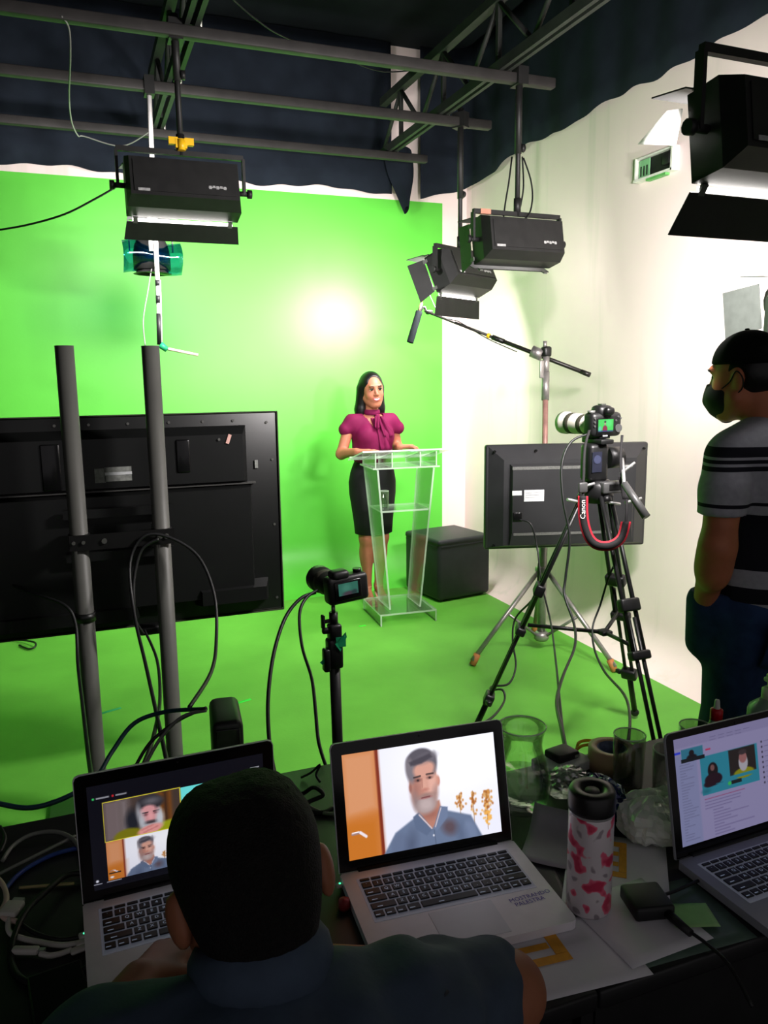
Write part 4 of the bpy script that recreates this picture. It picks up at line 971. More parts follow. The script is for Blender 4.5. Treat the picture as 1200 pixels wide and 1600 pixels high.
nv = -(iR @ ray(911, 796)).normalized()
Mt = Matrix(((upl.x, -rt.x, nv.x, cpos.x), (upl.y, -rt.y, nv.y, cpos.y), (upl.z, -rt.z, nv.z, cpos.z), (0, 0, 0, 1)))
MB().add(vs, fs, Mt).build('strap_lettering', mat('strap_print_white', (226, 222, 214), .6, var=.05), st)

# ---------------------------------------------------------------- small camera on a pole
t = thing('camera_pole_stand', 'thin black pole stand with green tape under the small camera', 'stand', (.655, 2.13, 0))
MB().cyl((.01, 0, .03), (0, 0, .80), .0165, n=14).build('pole', trip_m, t)
MB().rbox((0, 0, .80), (.045, .045, .09), .008).build('lower_clamp', trip_m, t)
MB().rbox((-.028, -.01, .785), (.02, .03, .07), .006).build('clamp_lever', trip_m, t)
MB().rbox((.002, 0, .865), (.038, .04, .05), .008).build('upper_clamp', trip_m, t)
MB().cyl((0, 0, .88), (0, 0, .925), .013, n=12).build('spigot', trip_m, t)
MB().cyl((0, 0, .92), (.0, 0, .945), .006, n=10).build('stud', screw_m, t)
MB().cyl((-.005, 0, .90), (-.03, -.005, .90), .006, n=8).rbox((-.034, -.005, .90), (.010, .02, .042), .004).build('wing_knob', trip_m, t)
MB().rbox((-.024, -.004, .872), (.026, .018, .018), .005, M=RY(0)).build('side_knob', trip_m, t)
MB().add([(-.005, -.026, .835), (.028, -.028, .868), (.035, -.015, .848), (.012, -.024, .81)], [(0, 1, 2, 3)]).add([(-.005, -.024, .835), (.028, -.026, .868), (.035, -.013, .848), (.012, -.022, .81)], [(3, 2, 1, 0)]).box((.014, -.023, .838), (.03, .002, .03)).build('green_tape', teal_tape, t)
MB().box((-.034, -.02, .79), (.034, .002, .011), TR(-.034, 0, .79) @ RY(-40) @ TR(.034, 0, -.79)).build('tape_tail', teal_tape, t)
for k in range(3):
    a = math.radians(20+120*k); MB().cyl((.01, 0, .42), (.01+.34*math.cos(a), .34*math.sin(a), .012), .009, n=8).build('leg', trip_m, t)
t = thing('mirrorless_camera', 'small black camera with dark lens on the thin pole', 'camera', (.655, 2.13, .945), math.radians(10), rot=(0, math.radians(-4), math.radians(6)))
MB().rbox((.045, 0, .045), (.128, .05, .082), .012, 3).rbox((.025, .0, .088), (.055, .05, .03), .012, 3).build('body', cam_b, t)
MB().rbox((.04, -.026, .045), (.085, .006, .058), .004).build('lcd_bezel', tv_gloss, t)
pic_dim().mesh('lcd_screen', .062, .036, .8, t, TR(.04, -.030, .05))
MB().cyl((.085, .0, .087), (.085, 0, .097), .013, n=12).build('top_dial', tv_black, t)
Ml = TR(.02, .022, .045) @ RX(-90)
MB().lathe([(0, 0), (.032, 0), (.033, .05), (.036, .055), (.036, .09), (.041, .095), (.041, .13), (.037, .13), (.035, .1), (0, .1)], 24, M=Ml).build('lens', mat('dark_lens_barrel', (30, 34, 28), .4, spec=.5), t)
MB().lathe([(.0362, .06), (.0376, .062), (.0376, .082), (.0362, .084)], 24, M=Ml).build('focus_ring', mat('dark_lens_rubber', (52, 50, 40), .7), t)
# ---------------------------------------------------------------- desk
TZ = .75
desk_m = mat('black_desk_laminate', (24, 24, 25), .45, spec=.4, var=.2, scale=20)
for lab, x0, x1, y1 in (('black desk carrying the left and middle laptops', -1.0, .62, 1.58), ('shallower black desk carrying the glasses and the right laptop', .622, 1.75, 1.40)):
    w = x1-x0; d = y1-.80; t = thing('desk', lab, 'desk', ((x0+x1)/2, .80+d/2, 0), 0, 'desks side by side')
    MB().rbox((0, 0, TZ-.015), (w, d, .03), .004).build('desk_top', desk_m, t)
    MB().box((0, d*.3 if x0 < 0 else -d*.44, .37), (w, .02, .70)).build('modesty_panel', desk_m, t)
    MB().box((w/2-.011 if x0 < 0 else -w/2+.011, 0, .37), (.02, d-.02, .70)).build('side_panel', desk_m, t)
    for sx in (-1, 1):
        for sy in (-1, 1): MB().box((sx*(w/2-.05), sy*(d/2-.05), (TZ-.03)/2), (.05, .05, TZ-.03)).build('leg', desk_m, t)

# ---------------------------------------------------------------- laptops
alu_l = mat('silver_laptop_aluminium', (224, 220, 226), .5, metal=.05, var=.03, scale=40)
alu_d = mat('space_grey_laptop_aluminium', (140, 142, 150), .45, metal=.05, var=.03, scale=40)
key_m = mat('black_key_plastic', (14, 14, 16), .55, var=.1)
well_m = mat('lit_keyboard_well', (178, 178, 184), .5, var=.0, emit=(170, 180, 210), estr=.06)
leg_m = mat('lit_key_legend', (190, 200, 220), .5, var=.0, emit=(170, 190, 220), estr=.16)
bez_m = mat('laptop_glass_bezel', (8, 8, 9), .18, spec=.5, var=0)
pad_m = mat('trackpad_glass', (206, 206, 214), .4, metal=.0, var=.02)
KEYMESH = {}
def key_mesh(w, h):
    k = (round(w, 4), round(h, 4))
    if k not in KEYMESH:
        b = MB().rbox((0, 0, .0012), (w, h, .0024), .0009, 1); me = bpy.data.meshes.new('key'); me.from_pydata(b.v, [], b.f); me.materials.append(key_m); KEYMESH[k] = me
    return KEYMESH[k]
ROWS = [(.0085, [('', 1)]*14), (.0165, [(c, 1) for c in '`1234567890-=']+[('', 1.5)]), (.0165, [('', 1.5)]+[(c, 1) for c in 'QWERTYUIOP[]\\']), (.0165, [('', 1.8)]+[(c, 1) for c in "ASDFGHJKL;'"]+[('', 1.75)]), (.0165, [('', 2.35)]+[(c, 1) for c in 'ZXCVBNM,./']+[('', 2.3)]), (.0165, [('', 1)]*3+[('', 1.25), ('', 5.3), ('', 1.25), ('', 1)]+[('<', .98), ('', .98), ('>', .98)])]
GLYPH = {}
def laptop(label, loc, yaw, tilt, pic, strength, metal, note=None, legends=True, pw=.286, ph=.179):
    t = thing('laptop', label, 'laptop', loc, math.radians(yaw), 'laptops on the desk')
    w, d, hb = .325, .226, .0165
    pl = [(x, y) for x, y in ((-w/2+.01, -d), (w/2-.01, -d), (w/2-.003, -d+.003), (w/2, -d+.01), (w/2, -.004), (w/2-.004, 0), (-w/2+.004, 0), (-w/2, -.004), (-w/2, -d+.01), (-w/2+.003, -d+.003))]
    MB().prism(pl, .002, hb, smooth=False).build('base', metal, t)
    MB().box((0, -d+.001, hb-.003), (.06, .003, .005)).build('thumb_notch', key_m, t)
    kw, kd, ky = .273, .108, -.078
    well = MB().box((0, ky, hb+.0001), (kw+.006, kd+.004, .0006)).build('keyboard_well', well_m, t)
    y = ky+kd/2-.001; pitch = .0188; lm = MB()
    for h, row in ROWS:
        tot = sum(q for _, q in row); sc = kw/(tot*pitch); x = -kw/2
        for ch, q in row:
            kwid = q*pitch*sc; cx = x+kwid/2; cy = y-h/2
            o = link('key', key_mesh(kwid-.0028, h-.0022), well, (cx, cy, hb+.0003))
            if legends and ch:
                if ch not in GLYPH: GLYPH[ch] = text_mesh(ch, .0085)
                lm.add(*GLYPH[ch], TR(cx, cy, hb+.00285))
            elif legends and h > .01: lm.box((cx-kwid*.15, cy-.003, hb+.0028), (min(.009, kwid*.4), .0014, .0002))
            x += kwid
        y -= h+.0020 if h > .01 else h+.002
    if legends: o = lm.build('key_legends', leg_m, well); o['kind'] = 'stuff'
    MB().box((0, -.178, hb+.0002), (.107, .077, .0006)).build('trackpad', pad_m, t)
    MB().cyl((-w*.40, .002, hb-.002), (w*.40, .002, hb-.002), .006, n=10).build('hinge', key_m, t)
    lid = thing('lid', '', ''); del lid['label']; del lid['category']
    bpy.data.objects.remove(lid)
    Mh = TR(0, .004, hb-.002) @ RX(-tilt)
    H = .219
    a = .009; pr = [(-w/2, 0), (w/2, 0), (w/2, H-a), (w/2-a*.3, H-a*.3), (w/2-a, H), (-w/2+a, H), (-w/2+a*.3, H-a*.3), (-w/2, H-a)]
    Mp = Mh @ RX(90)
    lid = MB().prism(pr, -.0045, .0005, Mp).build('lid', metal, t)
    MB().prism([(x*.992, z*.992+.001) for x, z in pr], .0005, .0012, Mp).build('bezel', bez_m, lid)
    pic.mesh('screen', pw, ph, strength, lid, Mh @ TR(0, -.0016, .019+ph/2))
    MB().cyl((0, -.0016, H-.008), (0, -.0020, H-.008), .0018, n=10, M=Mh).build('webcam', key_m, lid)
    for x in (-.12, .12): MB().box((x, -d/2, .001), (.03, .12, .002)).build('rubber_foot', key_m, t)
    if note: note(t, hb)
    return t
def note_c(t, hb):
    ink = mat('blue_marker_ink', (66, 56, 160), .6, var=.1)
    for s, x, y in (('MOSTRANDO', .118, -.151), ('PALESTRA', .112, -.163)):
        vs, fs = text_mesh(s, .0125, 0, sx=.95); MB().add(vs, fs, TR(x, y, hb+.0006) @ RZ(3)).build('handwriting', ink, t)
laptop('silver laptop in the middle showing a man in a blue polo shirt', (.521, 1.155, TZ), -4.0, 13.5, pic_man(), 1.15, alu_l, note_c)
laptop('silver laptop showing a video call, partly hidden by the seated man', (.112, 1.252, TZ), 1.5, 1.5, pic_call(), .85, alu_l)
laptop('grey laptop at the right edge showing a page with a teal video', (1.078, .988, TZ), 2.0, 11.0, pic_page(), .62, alu_d, legends=True, pw=.292, ph=.188)

# ---------------------------------------------------------------- bottles, glasses and clutter on the desk
def on(u, v, z=TZ): p = WZ(u, v, z); return p
t = thing('glass_pitcher', 'clear glass pitcher half full of water behind the middle laptop', 'pitcher', (.770, 1.262, TZ))
prof = [(0, .004), (.054, .004), (.062, .02), (.066, .05), (.063, .09), (.054, .125), (.047, .15), (.046, .165), (.049, .185), (.055, .205), (.0525, .205), (.0465, .185), (.0435, .165), (.0445, .15), (.0515, .125), (.0605, .09), (.0635, .05), (.059, .022), (.05, .014), (0, .014)]
t.scale = (.86, .86, .84)
MB().lathe(prof, 36).build('glass_wall', glass_m, t)
MB().lathe([(.0555, .2045), (.0537, .207), (.052, .2045), (.0537, .2025)], 36, close=True).build('rim', MATS['glass_rim'], t)
MB().lathe([(0, .0145), (.0495, .0145), (.058, .023), (.0625, .05), (.0600, .085), (0, .085)], 30).build('water', water_m, t)
MB().tube([(-.047, 0, .18), (-.08, 0, .19), (-.10, 0, .15), (-.095, 0, .09), (-.062, 0, .06)], .007, n=8).build('handle', glass_m, t)
tumbler('empty straight glass standing in front of the beige tape roll', (1.006, 1.232, TZ), .0325, .125)
tumbler('half full glass nearest the crumpled plastic bag', (1.036, 1.148, TZ), .0325, .125, .35)
tumbler('empty glass beside the bottle with the red cap', (1.170, 1.225, TZ), .0335, .118)
t = thing('tape_roll', 'wide roll of beige packing tape lying behind the glasses', 'tape roll', (1.035, 1.325, TZ))
MB().lathe([(.032, 0), (.050, 0), (.050, .048), (.032, .048), (.032, 0)], 32).build('tape', mat('beige_tape', (196, 158, 128), .5, var=.08), t)
MB().lathe([(.0318, .001), (.0285, .001), (.0285, .047), (.0318, .047)], 32).build('core', mat('printed_core_card', (90, 100, 130), .6, var=.4, scale=70), t)
soft_pl = thinglass('cloudy_plastic', (196, 222, 200), gloss=.08, rough=.2, white=.22)
t = thing('nozzle_bottle', 'small clear bottle with a red collar and white nozzle tip', 'bottle', (1.262, 1.262, TZ))
MB().lathe([(0, .002), (.016, .002), (.0165, .01), (.0165, .085), (.013, .098), (.012, .105), (0, .105)], 20).build('bottle_body', soft_pl, t)
MB().lathe([(0, .10), (.0135, .10), (.0135, .122), (.010, .125), (0, .125)], 20).build('collar', mat('red_cap_plastic', (196, 14, 32), .35, var=.06), t)
MB().lathe([(.007, .124), (.0055, .142), (.0045, .145), (0, .145)], 14).build('nozzle', mat('white_nozzle', (214, 210, 206), .4, var=.04), t)
t = thing('pump_bottle', 'clear sanitiser bottle with a pale pump behind the right laptop', 'bottle', (1.372, 1.225, TZ))
MB().lathe([(0, .002), (.040, .002), (.043, .008), (.043, .115), (.040, .125), (.022, .140), (.016, .146), (0, .146)], 28).build('bottle_body', soft_pl, t)
MB().lathe([(0, .003), (.0415, .003), (.0415, .09), (0, .09)], 28).build('gel', thinglass('sanitiser_gel', (200, 226, 196), gloss=.04, white=.2), t)
pp_ = mat('pale_green_pump', (196, 206, 176), .45, var=.05)
MB().lathe([(0, .142), (.0165, .142), (.0165, .166), (.012, .170), (0, .170)], 20).build('pump_collar', pp_, t)
MB().cyl((0, 0, .168), (0, 0, .185), .006, n=10).rbox((0, -.006, .188), (.022, .034, .012), .005).ball((0, 0, .196), (.008, .010, .006), 10).build('pump_head', pp_, t)
MB().cyl((0, 0, .01), (0, 0, .15), .004, n=8).build('dip_tube', pp_, t)
# thermos
def floral():
    m = bpy.data.materials.new('floral_steel'); m.use_nodes = True; nt = m.node_tree; b = nt.nodes['Principled BSDF']; N = nt.nodes.new; L = nt.links.new
    b.inputs['Roughness'].default_value = .35; b.inputs['Metallic'].default_value = .15
    tc = N('ShaderNodeTexCoord'); nz = N('ShaderNodeTexNoise'); nz.inputs['Scale'].default_value = 34; nz.inputs['Detail'].default_value = 1.5
    rp = N('ShaderNodeValToRGB'); rp.color_ramp.interpolation = 'EASE'; e = rp.color_ramp.elements
    e[0].position = .55; e[0].color = lin((208, 200, 204))+(1,); e[1].position = .58; e[1].color = lin((224, 96, 126))+(1,)
    x = e.new(.64); x.color = lin((196, 44, 82))+(1,); x = e.new(.40); x.color = lin((208, 200, 204))+(1,); x = e.new(.36); x.color = lin((150, 140, 146))+(1,)
    L(tc.outputs['Object'], nz.inputs['Vector']); L(nz.outputs['Fac'], rp.inputs['Fac']); L(rp.outputs['Color'], b.inputs['Base Color']); return m
t = thing('thermos', 'white thermos with pink flowers and a black lid on the papers', 'thermos', (.712, .955, TZ+.004))
MB().lathe([(0, 0), (.0335, 0), (.0355, .004), (.0355, .165), (.0335, .172), (0, .172)], 32).build('bottle_body', floral(), t)
MB().lathe([(.0345, .166), (.0352, .168), (.0348, .175), (.0338, .178)], 32).build('steel_band', chrome, t)
MB().lathe([(0, .172), (.0365, .172), (.037, .178), (.037, .200), (.034, .206), (.020, .206), (.016, .198), (0, .198)], 32).build('lid', mat('black_thermos_lid', (16, 16, 17), .4, var=.1), t)
MB().lathe([(0, .203), (.011, .203), (.012, .199), (.012, .197)], 16).build('lid_button', trip_g, t)
# papers
paper = mat('white_paper', (216, 214, 220), .7, var=.03, scale=15)
orange_print = mat('orange_print', (226, 160, 46), .7, var=.12, scale=60)
def sheet_paper(name, label, c, size, yaw, z=.0008, curl=0.0, bands=None, m=None, grp='papers on the desk', lift=0.0):
    t = thing(name, label, 'paper', (c[0], c[1], TZ+z), math.radians(yaw), grp)
    w, h = size
    MB().grid(lambda a, b: ((a-.5)*w, (b-.5)*h, curl*(abs(a-.5)*2)**3*(1 if a > .5 else .3)+lift*max(0, b-.5)**2*4), 8, 8, .0006).build('sheet', m or paper, t)
    for x0, y0, x1, y1 in (bands or []):
        MB().box(((x0+x1)/2*w-.5*w, (y0+y1)/2*h-.5*h, .0007), ((x1-x0)*w, (y1-y0)*h, .0006)).build('printed_band', orange_print, t)
    return t
bands = [(.08, .86, .60, .92), (.08, .74, .52, .79), (.08, .61, .52, .66), (.08, .48, .60, .54), (.525, .545, .60, .855)]
sheet_paper('printed_sheet', 'white sheet with orange table print lying under the thermos', (.805, 1.005), (.17, .24), -38, .0024, bands=bands)
sheet_paper('printed_sheet', 'white sheet with orange print in front of the middle laptop at the desk edge', (.595, .885), (.25, .15), -5, .0008, bands=[(.05, .80, .62, .90), (.05, .60, .53, .68), (.05, .40, .62, .50), (.54, .505, .62, .795)])
sheet_paper('plain_sheet', 'plain white sheet under the black power adapter', (.765, .90), (.155, .16), 2, .0030)
sheet_paper('plain_sheet', 'greyish sheet with a lifted corner between the pitcher and the thermos', (.765, 1.115), (.12, .14), -42, .0046, curl=.02, m=mat('grey_paper', (150, 148, 156), .7, var=.05), lift=.03)
sheet_paper('file_folder', 'dark green file folder lying under the papers near the adapter', (.815, .885), (.20, .155), -3, .0004, m=mat('dark_green_folder', (74, 96, 84), .5, var=.15))
sheet_paper('sticky_note', 'pale green sticky note beside the adapter cable', (.848, .874), (.07, .055), -20, .0058, m=mat('green_sticky_note', (150, 196, 128), .7, var=.08))
sheet_paper('brochure', 'dark brochure lying between the middle laptop and the thermos', (.675, 1.03), (.07, .16), -18, .0008, m=mat('dark_brochure', (44, 44, 50), .5, var=.2))
t = thing('power_adapter', 'square black power adapter resting on the plain sheet', 'adapter', (.795, .915, TZ+.0046), math.radians(-14))
MB().rbox((0, 0, .012), (.065, .065, .024), .005).build('body', key_m, t)
MB().cyl((.02, -.032, .011), (.035, -.075, .008), .0075, .006, n=10).build('plug', key_m, t)
MB().tube([(.03, -.06, .008), (.05, -.10, .006), (.06, -.14, .003), (.065, -.19, -.02)], .0028).build('lead', key_m, t)
MB().tube([(.03, .01, .012), (.06, .025, .006), (.12, .05, .004)], .0028).build('output_lead', key_m, t)
# small boxes behind the pitcher
p = on(868, 1198)
t = thing('white_carton', 'flat white carton behind the pitcher under a small black box', 'box', (p.x+.01, p.y-.01, TZ), math.radians(14))
MB().rbox((0, 0, .011), (.11, .08, .022), .002).build('carton', paper, t)
t = thing('converter_box', 'small rounded black converter box on the white carton', 'box', (p.x+.012, p.y-.005, TZ+.0221), math.radians(10))
MB().rbox((0, 0, .009), (.062, .05, .018), .006).build('body', mat('matte_black_box', (30, 28, 30), .5), t)
MB().box((.02, -.0255, .009), (.01, .002, .006)).build('port', chrome, t)
# crumpled things
def crumple(name, label, cat, c, r, m, seed, amp=.35, flat=0.0, n=26):
    rnd = np.random.default_rng(seed); K = rnd.normal(size=(14, 3))*3.5; ph = rnd.random(14)*6.28; A = rnd.random(14)
    b = MB(); vs = []; fs = []; mrow = n//2
    for j in range(mrow+1):
        th = math.pi*j/mrow
        for i in range(n):
            a = 2*math.pi*i/n; d = np.array((math.sin(th)*math.cos(a), math.sin(th)*math.sin(a), math.cos(th)))
            q = sum(A[k]*abs(math.sin(K[k]@d*1.6+ph[k])) for k in range(14))/14; s = 1-amp+amp*2.4*q
            z = d[2]*s*r[2]; vs.append((d[0]*s*r[0], d[1]*s*r[1], max(z, -r[2]*.55)+r[2]*.55))
    for j in range(mrow):
        for i in range(n): fs.append((j*n+i, (j+1)*n+i, (j+1)*n+(i+1) % n, j*n+(i+1) % n))
    o = b.add(vs, fs, None, False).build(name, m, None, c); return T(o, label, cat)
bag_m = thinglass('milky_plastic_film', (238, 238, 222), gloss=.10, rough=.12, white=.62)
crumple('plastic_bag', 'crumpled milky plastic bag between the thermos and the right laptop', 'plastic bag', (.955, 1.085, TZ+.001), (.085, .07, .055), bag_m, 5, .58, n=44)
crumple('plastic_bag', 'clear crumpled plastic wrap behind the thermos next to the pitcher', 'plastic wrap', (.885, 1.27, TZ+.001), (.06, .05, .04), thinglass('clear_film', (232, 240, 232), gloss=.22, rough=.08, white=.08), 9, .5, n=30)
def foil():
    m = bpy.data.materials.new('blue_wrapper'); m.use_nodes = True; nt = m.node_tree; b = nt.nodes['Principled BSDF']; N = nt.nodes.new; L = nt.links.new
    b.inputs['Roughness'].default_value = .22; b.inputs['Metallic'].default_value = .3
    tc = N('ShaderNodeTexCoord'); nz = N('ShaderNodeTexNoise'); nz.inputs['Scale'].default_value = 38; rp = N('ShaderNodeValToRGB'); rp.color_ramp.interpolation = 'CONSTANT'; e = rp.color_ramp.elements
    e[0].position = 0; e[0].color = lin((26, 40, 120))+(1,); e[1].position = .5; e[1].color = lin((200, 206, 224))+(1,); x = e.new(.58); x.color = lin((40, 60, 150))+(1,); x = e.new(.66); x.color = lin((120, 170, 80))+(1,); x = e.new(.36); x.color = lin((16, 26, 80))+(1,)
    L(tc.outputs['Object'], nz.inputs['Vector']); L(nz.outputs['Fac'], rp.inputs['Fac']); L(rp.outputs['Color'], b.inputs['Base Color']); return m
crumple('snack_wrapper', 'crumpled blue and white foil wrapper behind the thermos', 'wrapper', (.90, 1.175, TZ+.001), (.045, .06, .05), foil(), 12, .5, n=28)
t = thing('hard_drive', 'upright black external drive behind the left laptop', 'hard drive', (.232, 1.505, TZ), math.radians(-6))
t.scale = (1.15, 1.1, 1.15)
MB().rbox((0, 0, .088), (.052, .125, .172), .012, 3).build('case', mat('black_drive_case', (24, 24, 25), .45, var=.15), t)
MB().rbox((0, -.0625, .088), (.040, .004, .150), .002).build('front_face', tv_gloss, t)
MB().box((.0, -.0652, .062), (.022, .001, .005)).build('maker_mark', trip_g, t)
MB().box((0, 0, .001), (.06, .11, .002)).build('foot', key_m, t)
# ---------------------------------------------------------------- people
def skin(name, rgb, red=(190, 96, 84)):
    m = mat(name, rgb, .5, spec=.35, var=.06, scale=25, bump=.02, bscale=300)
    b = m.node_tree.nodes['Principled BSDF']; b.inputs['Subsurface Weight'].default_value = .12; b.inputs['Subsurface Radius'].default_value = (.012, .005, .003); b.inputs['Subsurface Scale'].default_value = .6
    return m
skin_w = skin('warm_skin', (160, 100, 76)); skin_m = skin('tan_skin', (176, 106, 74)); skin_s = skin('brown_skin', (146, 92, 66))
hair_b = mat('black_hair', (10, 9, 9), .38, spec=.45, var=.3, scale=40, bump=.06, bscale=90)
eye_w = mat('eye_white', (226, 218, 212), .25, var=0); iris = mat('dark_iris', (34, 22, 16), .2, var=0); lip = mat('rose_lip', (176, 70, 78), .35, var=.05); teeth = mat('white_teeth', (236, 232, 226), .3, var=0)
R3 = lambda deg, ax='Z': q3(Matrix.Rotation(math.radians(deg), 3, ax))

# ---- the presenter: faces -y, her left arm on +x
WOM = (1.90, 5.16)
t = thing('person', 'woman in a plum blouse and black skirt smiling behind the clear lectern', 'person', (WOM[0], WOM[1], 0), math.radians(0))
HPW = head_prims(.92, False)
HO = np.array((0.0, -.012, 1.522)); HRm = R3(-2) @ R3(-4, 'Y') @ R3(4, 'X')
def wq(s):
    return []
torso = [ell((0, .012, .93), (.140, .095, .12), .04), ell((0, .0, 1.06), (.112, .082, .13), .05), ell((0, .0, 1.20), (.135, .088, .12), .05), ell((-.062, -.066, 1.20), (.058, .05, .06), .03), ell((.062, -.066, 1.20), (.058, .05, .06), .03), cone((-.135, .012, 1.298), (.135, .012, 1.298), .047, .047, .04), cone((0, .015, 1.30), (0, -.002, 1.43), .050, .043, .03)]
legs = []
for s in (-1, 1):
    legs += [cone((s*.066, 0, .84), (s*.055, -.005, .48), .070, .052, .04), cone((s*.055, -.005, .48), (s*.044, .028, .125), .050, .030, .03), ell((s*.054, .022, .36), (.044, .048, .10), .03), cone((s*.044, .034, .115), (s*.046, .045, .085), .030, .027, .02), cone((s*.045, .03, .095), (s*.052, -.075, .040), .027, .024, .02), cone((s*.052, -.07, .036), (s*.055, -.118, .022), .027, .015, .015, sq=(1.25, 1, .7))]
    for q in range(5): legs.append(cone((s*.055+(q-2)*.0105, -.105, .022), (s*.055+(q-2)*.0115, -.130+abs(q-1.5)*.004, .018), .0075, .0065, .004))
armL = [cone((-.160, .012, 1.286), (-.232, -.01, 1.085), .039, .036, .03), cone((-.232, -.01, 1.085), (-.185, -.195, 1.114), .037, .024, .02)]
armR = [cone((.160, .012, 1.286), (.198, .03, 1.11), .039, .036, .03), cone((.198, .03, 1.11), (.130, -.185, 1.130), .037, .024, .02)]
hands = hand_prims((-.185, -.195, 1.114), (.92, -.38, .06), (0, .1, 1), (.3, .8, 0), (2, 10, 14), .95, 8) + hand_prims((.130, -.185, 1.130), (.90, -.36, .08), (0, .1, 1), (.3, .8, 0), (26, 26, 14), .95, 8)
body = torso+legs+armL+armR+xf(HPW, HRm, HO)+hands
AXW = (axis([(-.29, -.10, .0055), (-.10, .11, .004), (.11, .34, .0055)]), axis([(-.36, -.14, .005), (-.14, .14, .0045)]), axis([(0, .14, .0045), (.14, 1.04, .009), (1.04, 1.15, .0045), (1.15, 1.39, .006), (1.39, 1.66, .0036)]))
sdf_obj('body', body, AXW, skin_w, t)
M4 = Matrix.Translation(Vector(HO)) @ Matrix(HRm.tolist()).to_4x4()
for s in (-1, 1):
    e = MB().ball((s*.030, -.0745, .004), (.0140, .0105, .0080), 12, M=M4).build('eye', eye_w, t)
    MB().ball((s*.0298, -.0815, .0040), (.0100, .0055, .0072), 10, M=M4).build('iris', iris, e)
    MB().tube([(s*.017, -.0825, .0085), (s*.030, -.0865, .0125), (s*.044, -.078, .0075)], .0028, n=6, M=M4).build('eyelid_line', iris, e)
    MB().tube([(s*.014, -.0875, .0225), (s*.028, -.0885, .0275), (s*.047, -.077, .0225)], [.0026, .003, .003, .003, .003, .003, .003, .003, .003, .0025, .0016], n=6, M=M4).build('eyebrow', hair_b, t)
    MB().tube([(s*.077, .004, -.036), (s*.079, .004, -.044), (s*.077, .004, -.052)], .002, n=6, M=M4).build('earring', chrome, t)
def lp(x, z, o=.0): return (x, face_y(HPW, x, z)-o, z)
MB().tube([lp(-.026, -.0535), lp(-.018, -.0555, .001), lp(-.008, -.0560, .001), lp(0, -.0575, .001), lp(.008, -.0560, .001), lp(.018, -.0555, .001), lp(.026, -.0535)], [.0012]+[.0026]*40, n=6, M=M4).build('upper_lip', lip, t)
MB().tube([lp(-.026, -.0535), lp(-.018, -.0640, .001), lp(-.008, -.0695, .001), lp(0, -.0705, .001), lp(.008, -.0695, .001), lp(.018, -.0640, .001), lp(.026, -.0535)], [.0012]+[.0032]*40, n=6, M=M4).build('lower_lip', lip, t)
def tooth(a, b):
    x = (a-.5)*.044; q = 1-(2*abs(a-.5))**2; z = -.0560-.011*b*q; return (x, face_y(HPW, x, z)-.0012, z)
MB().grid(tooth, 10, 3, .001, M=M4).build('teeth', teeth, t)
hp = xf([ell((0, .022, .026), (.081, .096, .096), .02), ell((0, .05, .0), (.078, .075, .10), .03), cone((-.062, .03, .0), (-.078, .045, -.14), .040, .042, .03), cone((-.078, .045, -.14), (-.092, .03, -.215), .042, .030, .02), cone((.060, .03, .0), (.068, .06, -.14), .034, .036, .03), cone((.068, .06, -.14), (.075, .06, -.195), .034, .026, .02), cone((0, .07, 0), (0, .085, -.19), .06, .05, .04),
         ell((.002, -.088, -.022), (.060, .088, .094), .012, True), ell((0, -.062, .052), (.036, .06, .034), .012, True), ell((0, -.10, -.12), (.06, .10, .08), .01, True)], HRm, HO)
sdf_obj('hair', hp, (axis([(-.17, .16, .0045)]), axis([(-.14, .2, .0045)]), axis([(1.28, 1.66, .0045)])), hair_b, t)
plum = mat('plum_silk', (100, 16, 58), .7, spec=.15, var=.10, scale=14, bump=.08, bscale=35)
sl = []
for s in (-1, 1): sl += [cone((s*.125, .012, 1.292), (s*.192, .006, 1.250), .053, .049, .03)]
bl = grow(torso[1:6], .016)+sl+[ell((0, .0, 1.09), (.135, .10, .10), .05), ell((0, -.05, 1.15), (.105, .07, .09), .04)]
def cut_blouse(f, X, Y, Z):
    f = np.maximum(f, 1.015-Z); f = np.maximum(f, (Z-1.355)); 
    nk = .075-np.sqrt((X)**2+(Y+.005)**2); f = np.maximum(f, np.minimum(nk, Z-1.335) if False else np.where(Z > 1.325, np.minimum(nk, .05), -1))
    v = .020-np.abs(X+.032-(1.30-Z)*.35)*1.3; v = np.where((Y < -.03) & (Z > 1.262), v-(1.335-Z)*.22, -1); return np.maximum(f, v)
sdf_obj('blouse', bl, (axis([(-.30, .30, .005)]), axis([(-.17, .14, .005)]), axis([(1.0, 1.37, .005)])), plum, t, cut_blouse)
bow = MB().lathe([(.052, 1.345), (.058, 1.352), (.054, 1.378), (.049, 1.382)], 24, (0, .0, 0))
bow.build('neck_band', plum, t)
bw = MB().rbox((.008, -.088, 1.335), (.034, .03, .036), .012, 3).build('bow_knot', plum, t)
def tail(x0, x1, z1, w0, w1, y0, y1):
    def fn(a, b):
        ww = w0+(w1-w0)*b; x = x0+(x1-x0)*b+(a-.5)*ww; zz = 1.34+(z1-1.34)*b-(.03*(.5-abs(a-.5)) if b > .8 else 0)*(b-.8)*5
        return (x, y0+(y1-y0)*b-.010*math.sin(a*9+b)*(1-.3*b), zz)
    return MB().grid(fn, 12, 10, .004)
tail(.0, .045, 1.115, .030, .075, -.095, -.135).build('bow_tail', plum, t)
tail(.016, .072, 1.205, .030, .075, -.100, -.128).build('bow_tail', plum, t)
tail(-.005, -.01, 1.265, .02, .035, -.098, -.125).build('bow_tail', plum, t)
rings = [(1.045, .122, .094, 0), (1.0, .142, .104, .004), (.95, .160, .112, .008), (.88, .172, .120, .012), (.80, .170, .118, .010), (.70, .156, .110, .006), (.60, .144, .102, .002), (.515, .137, .098, 0), (.512, .130, .092, 0), (.56, .12, .085, 0)]
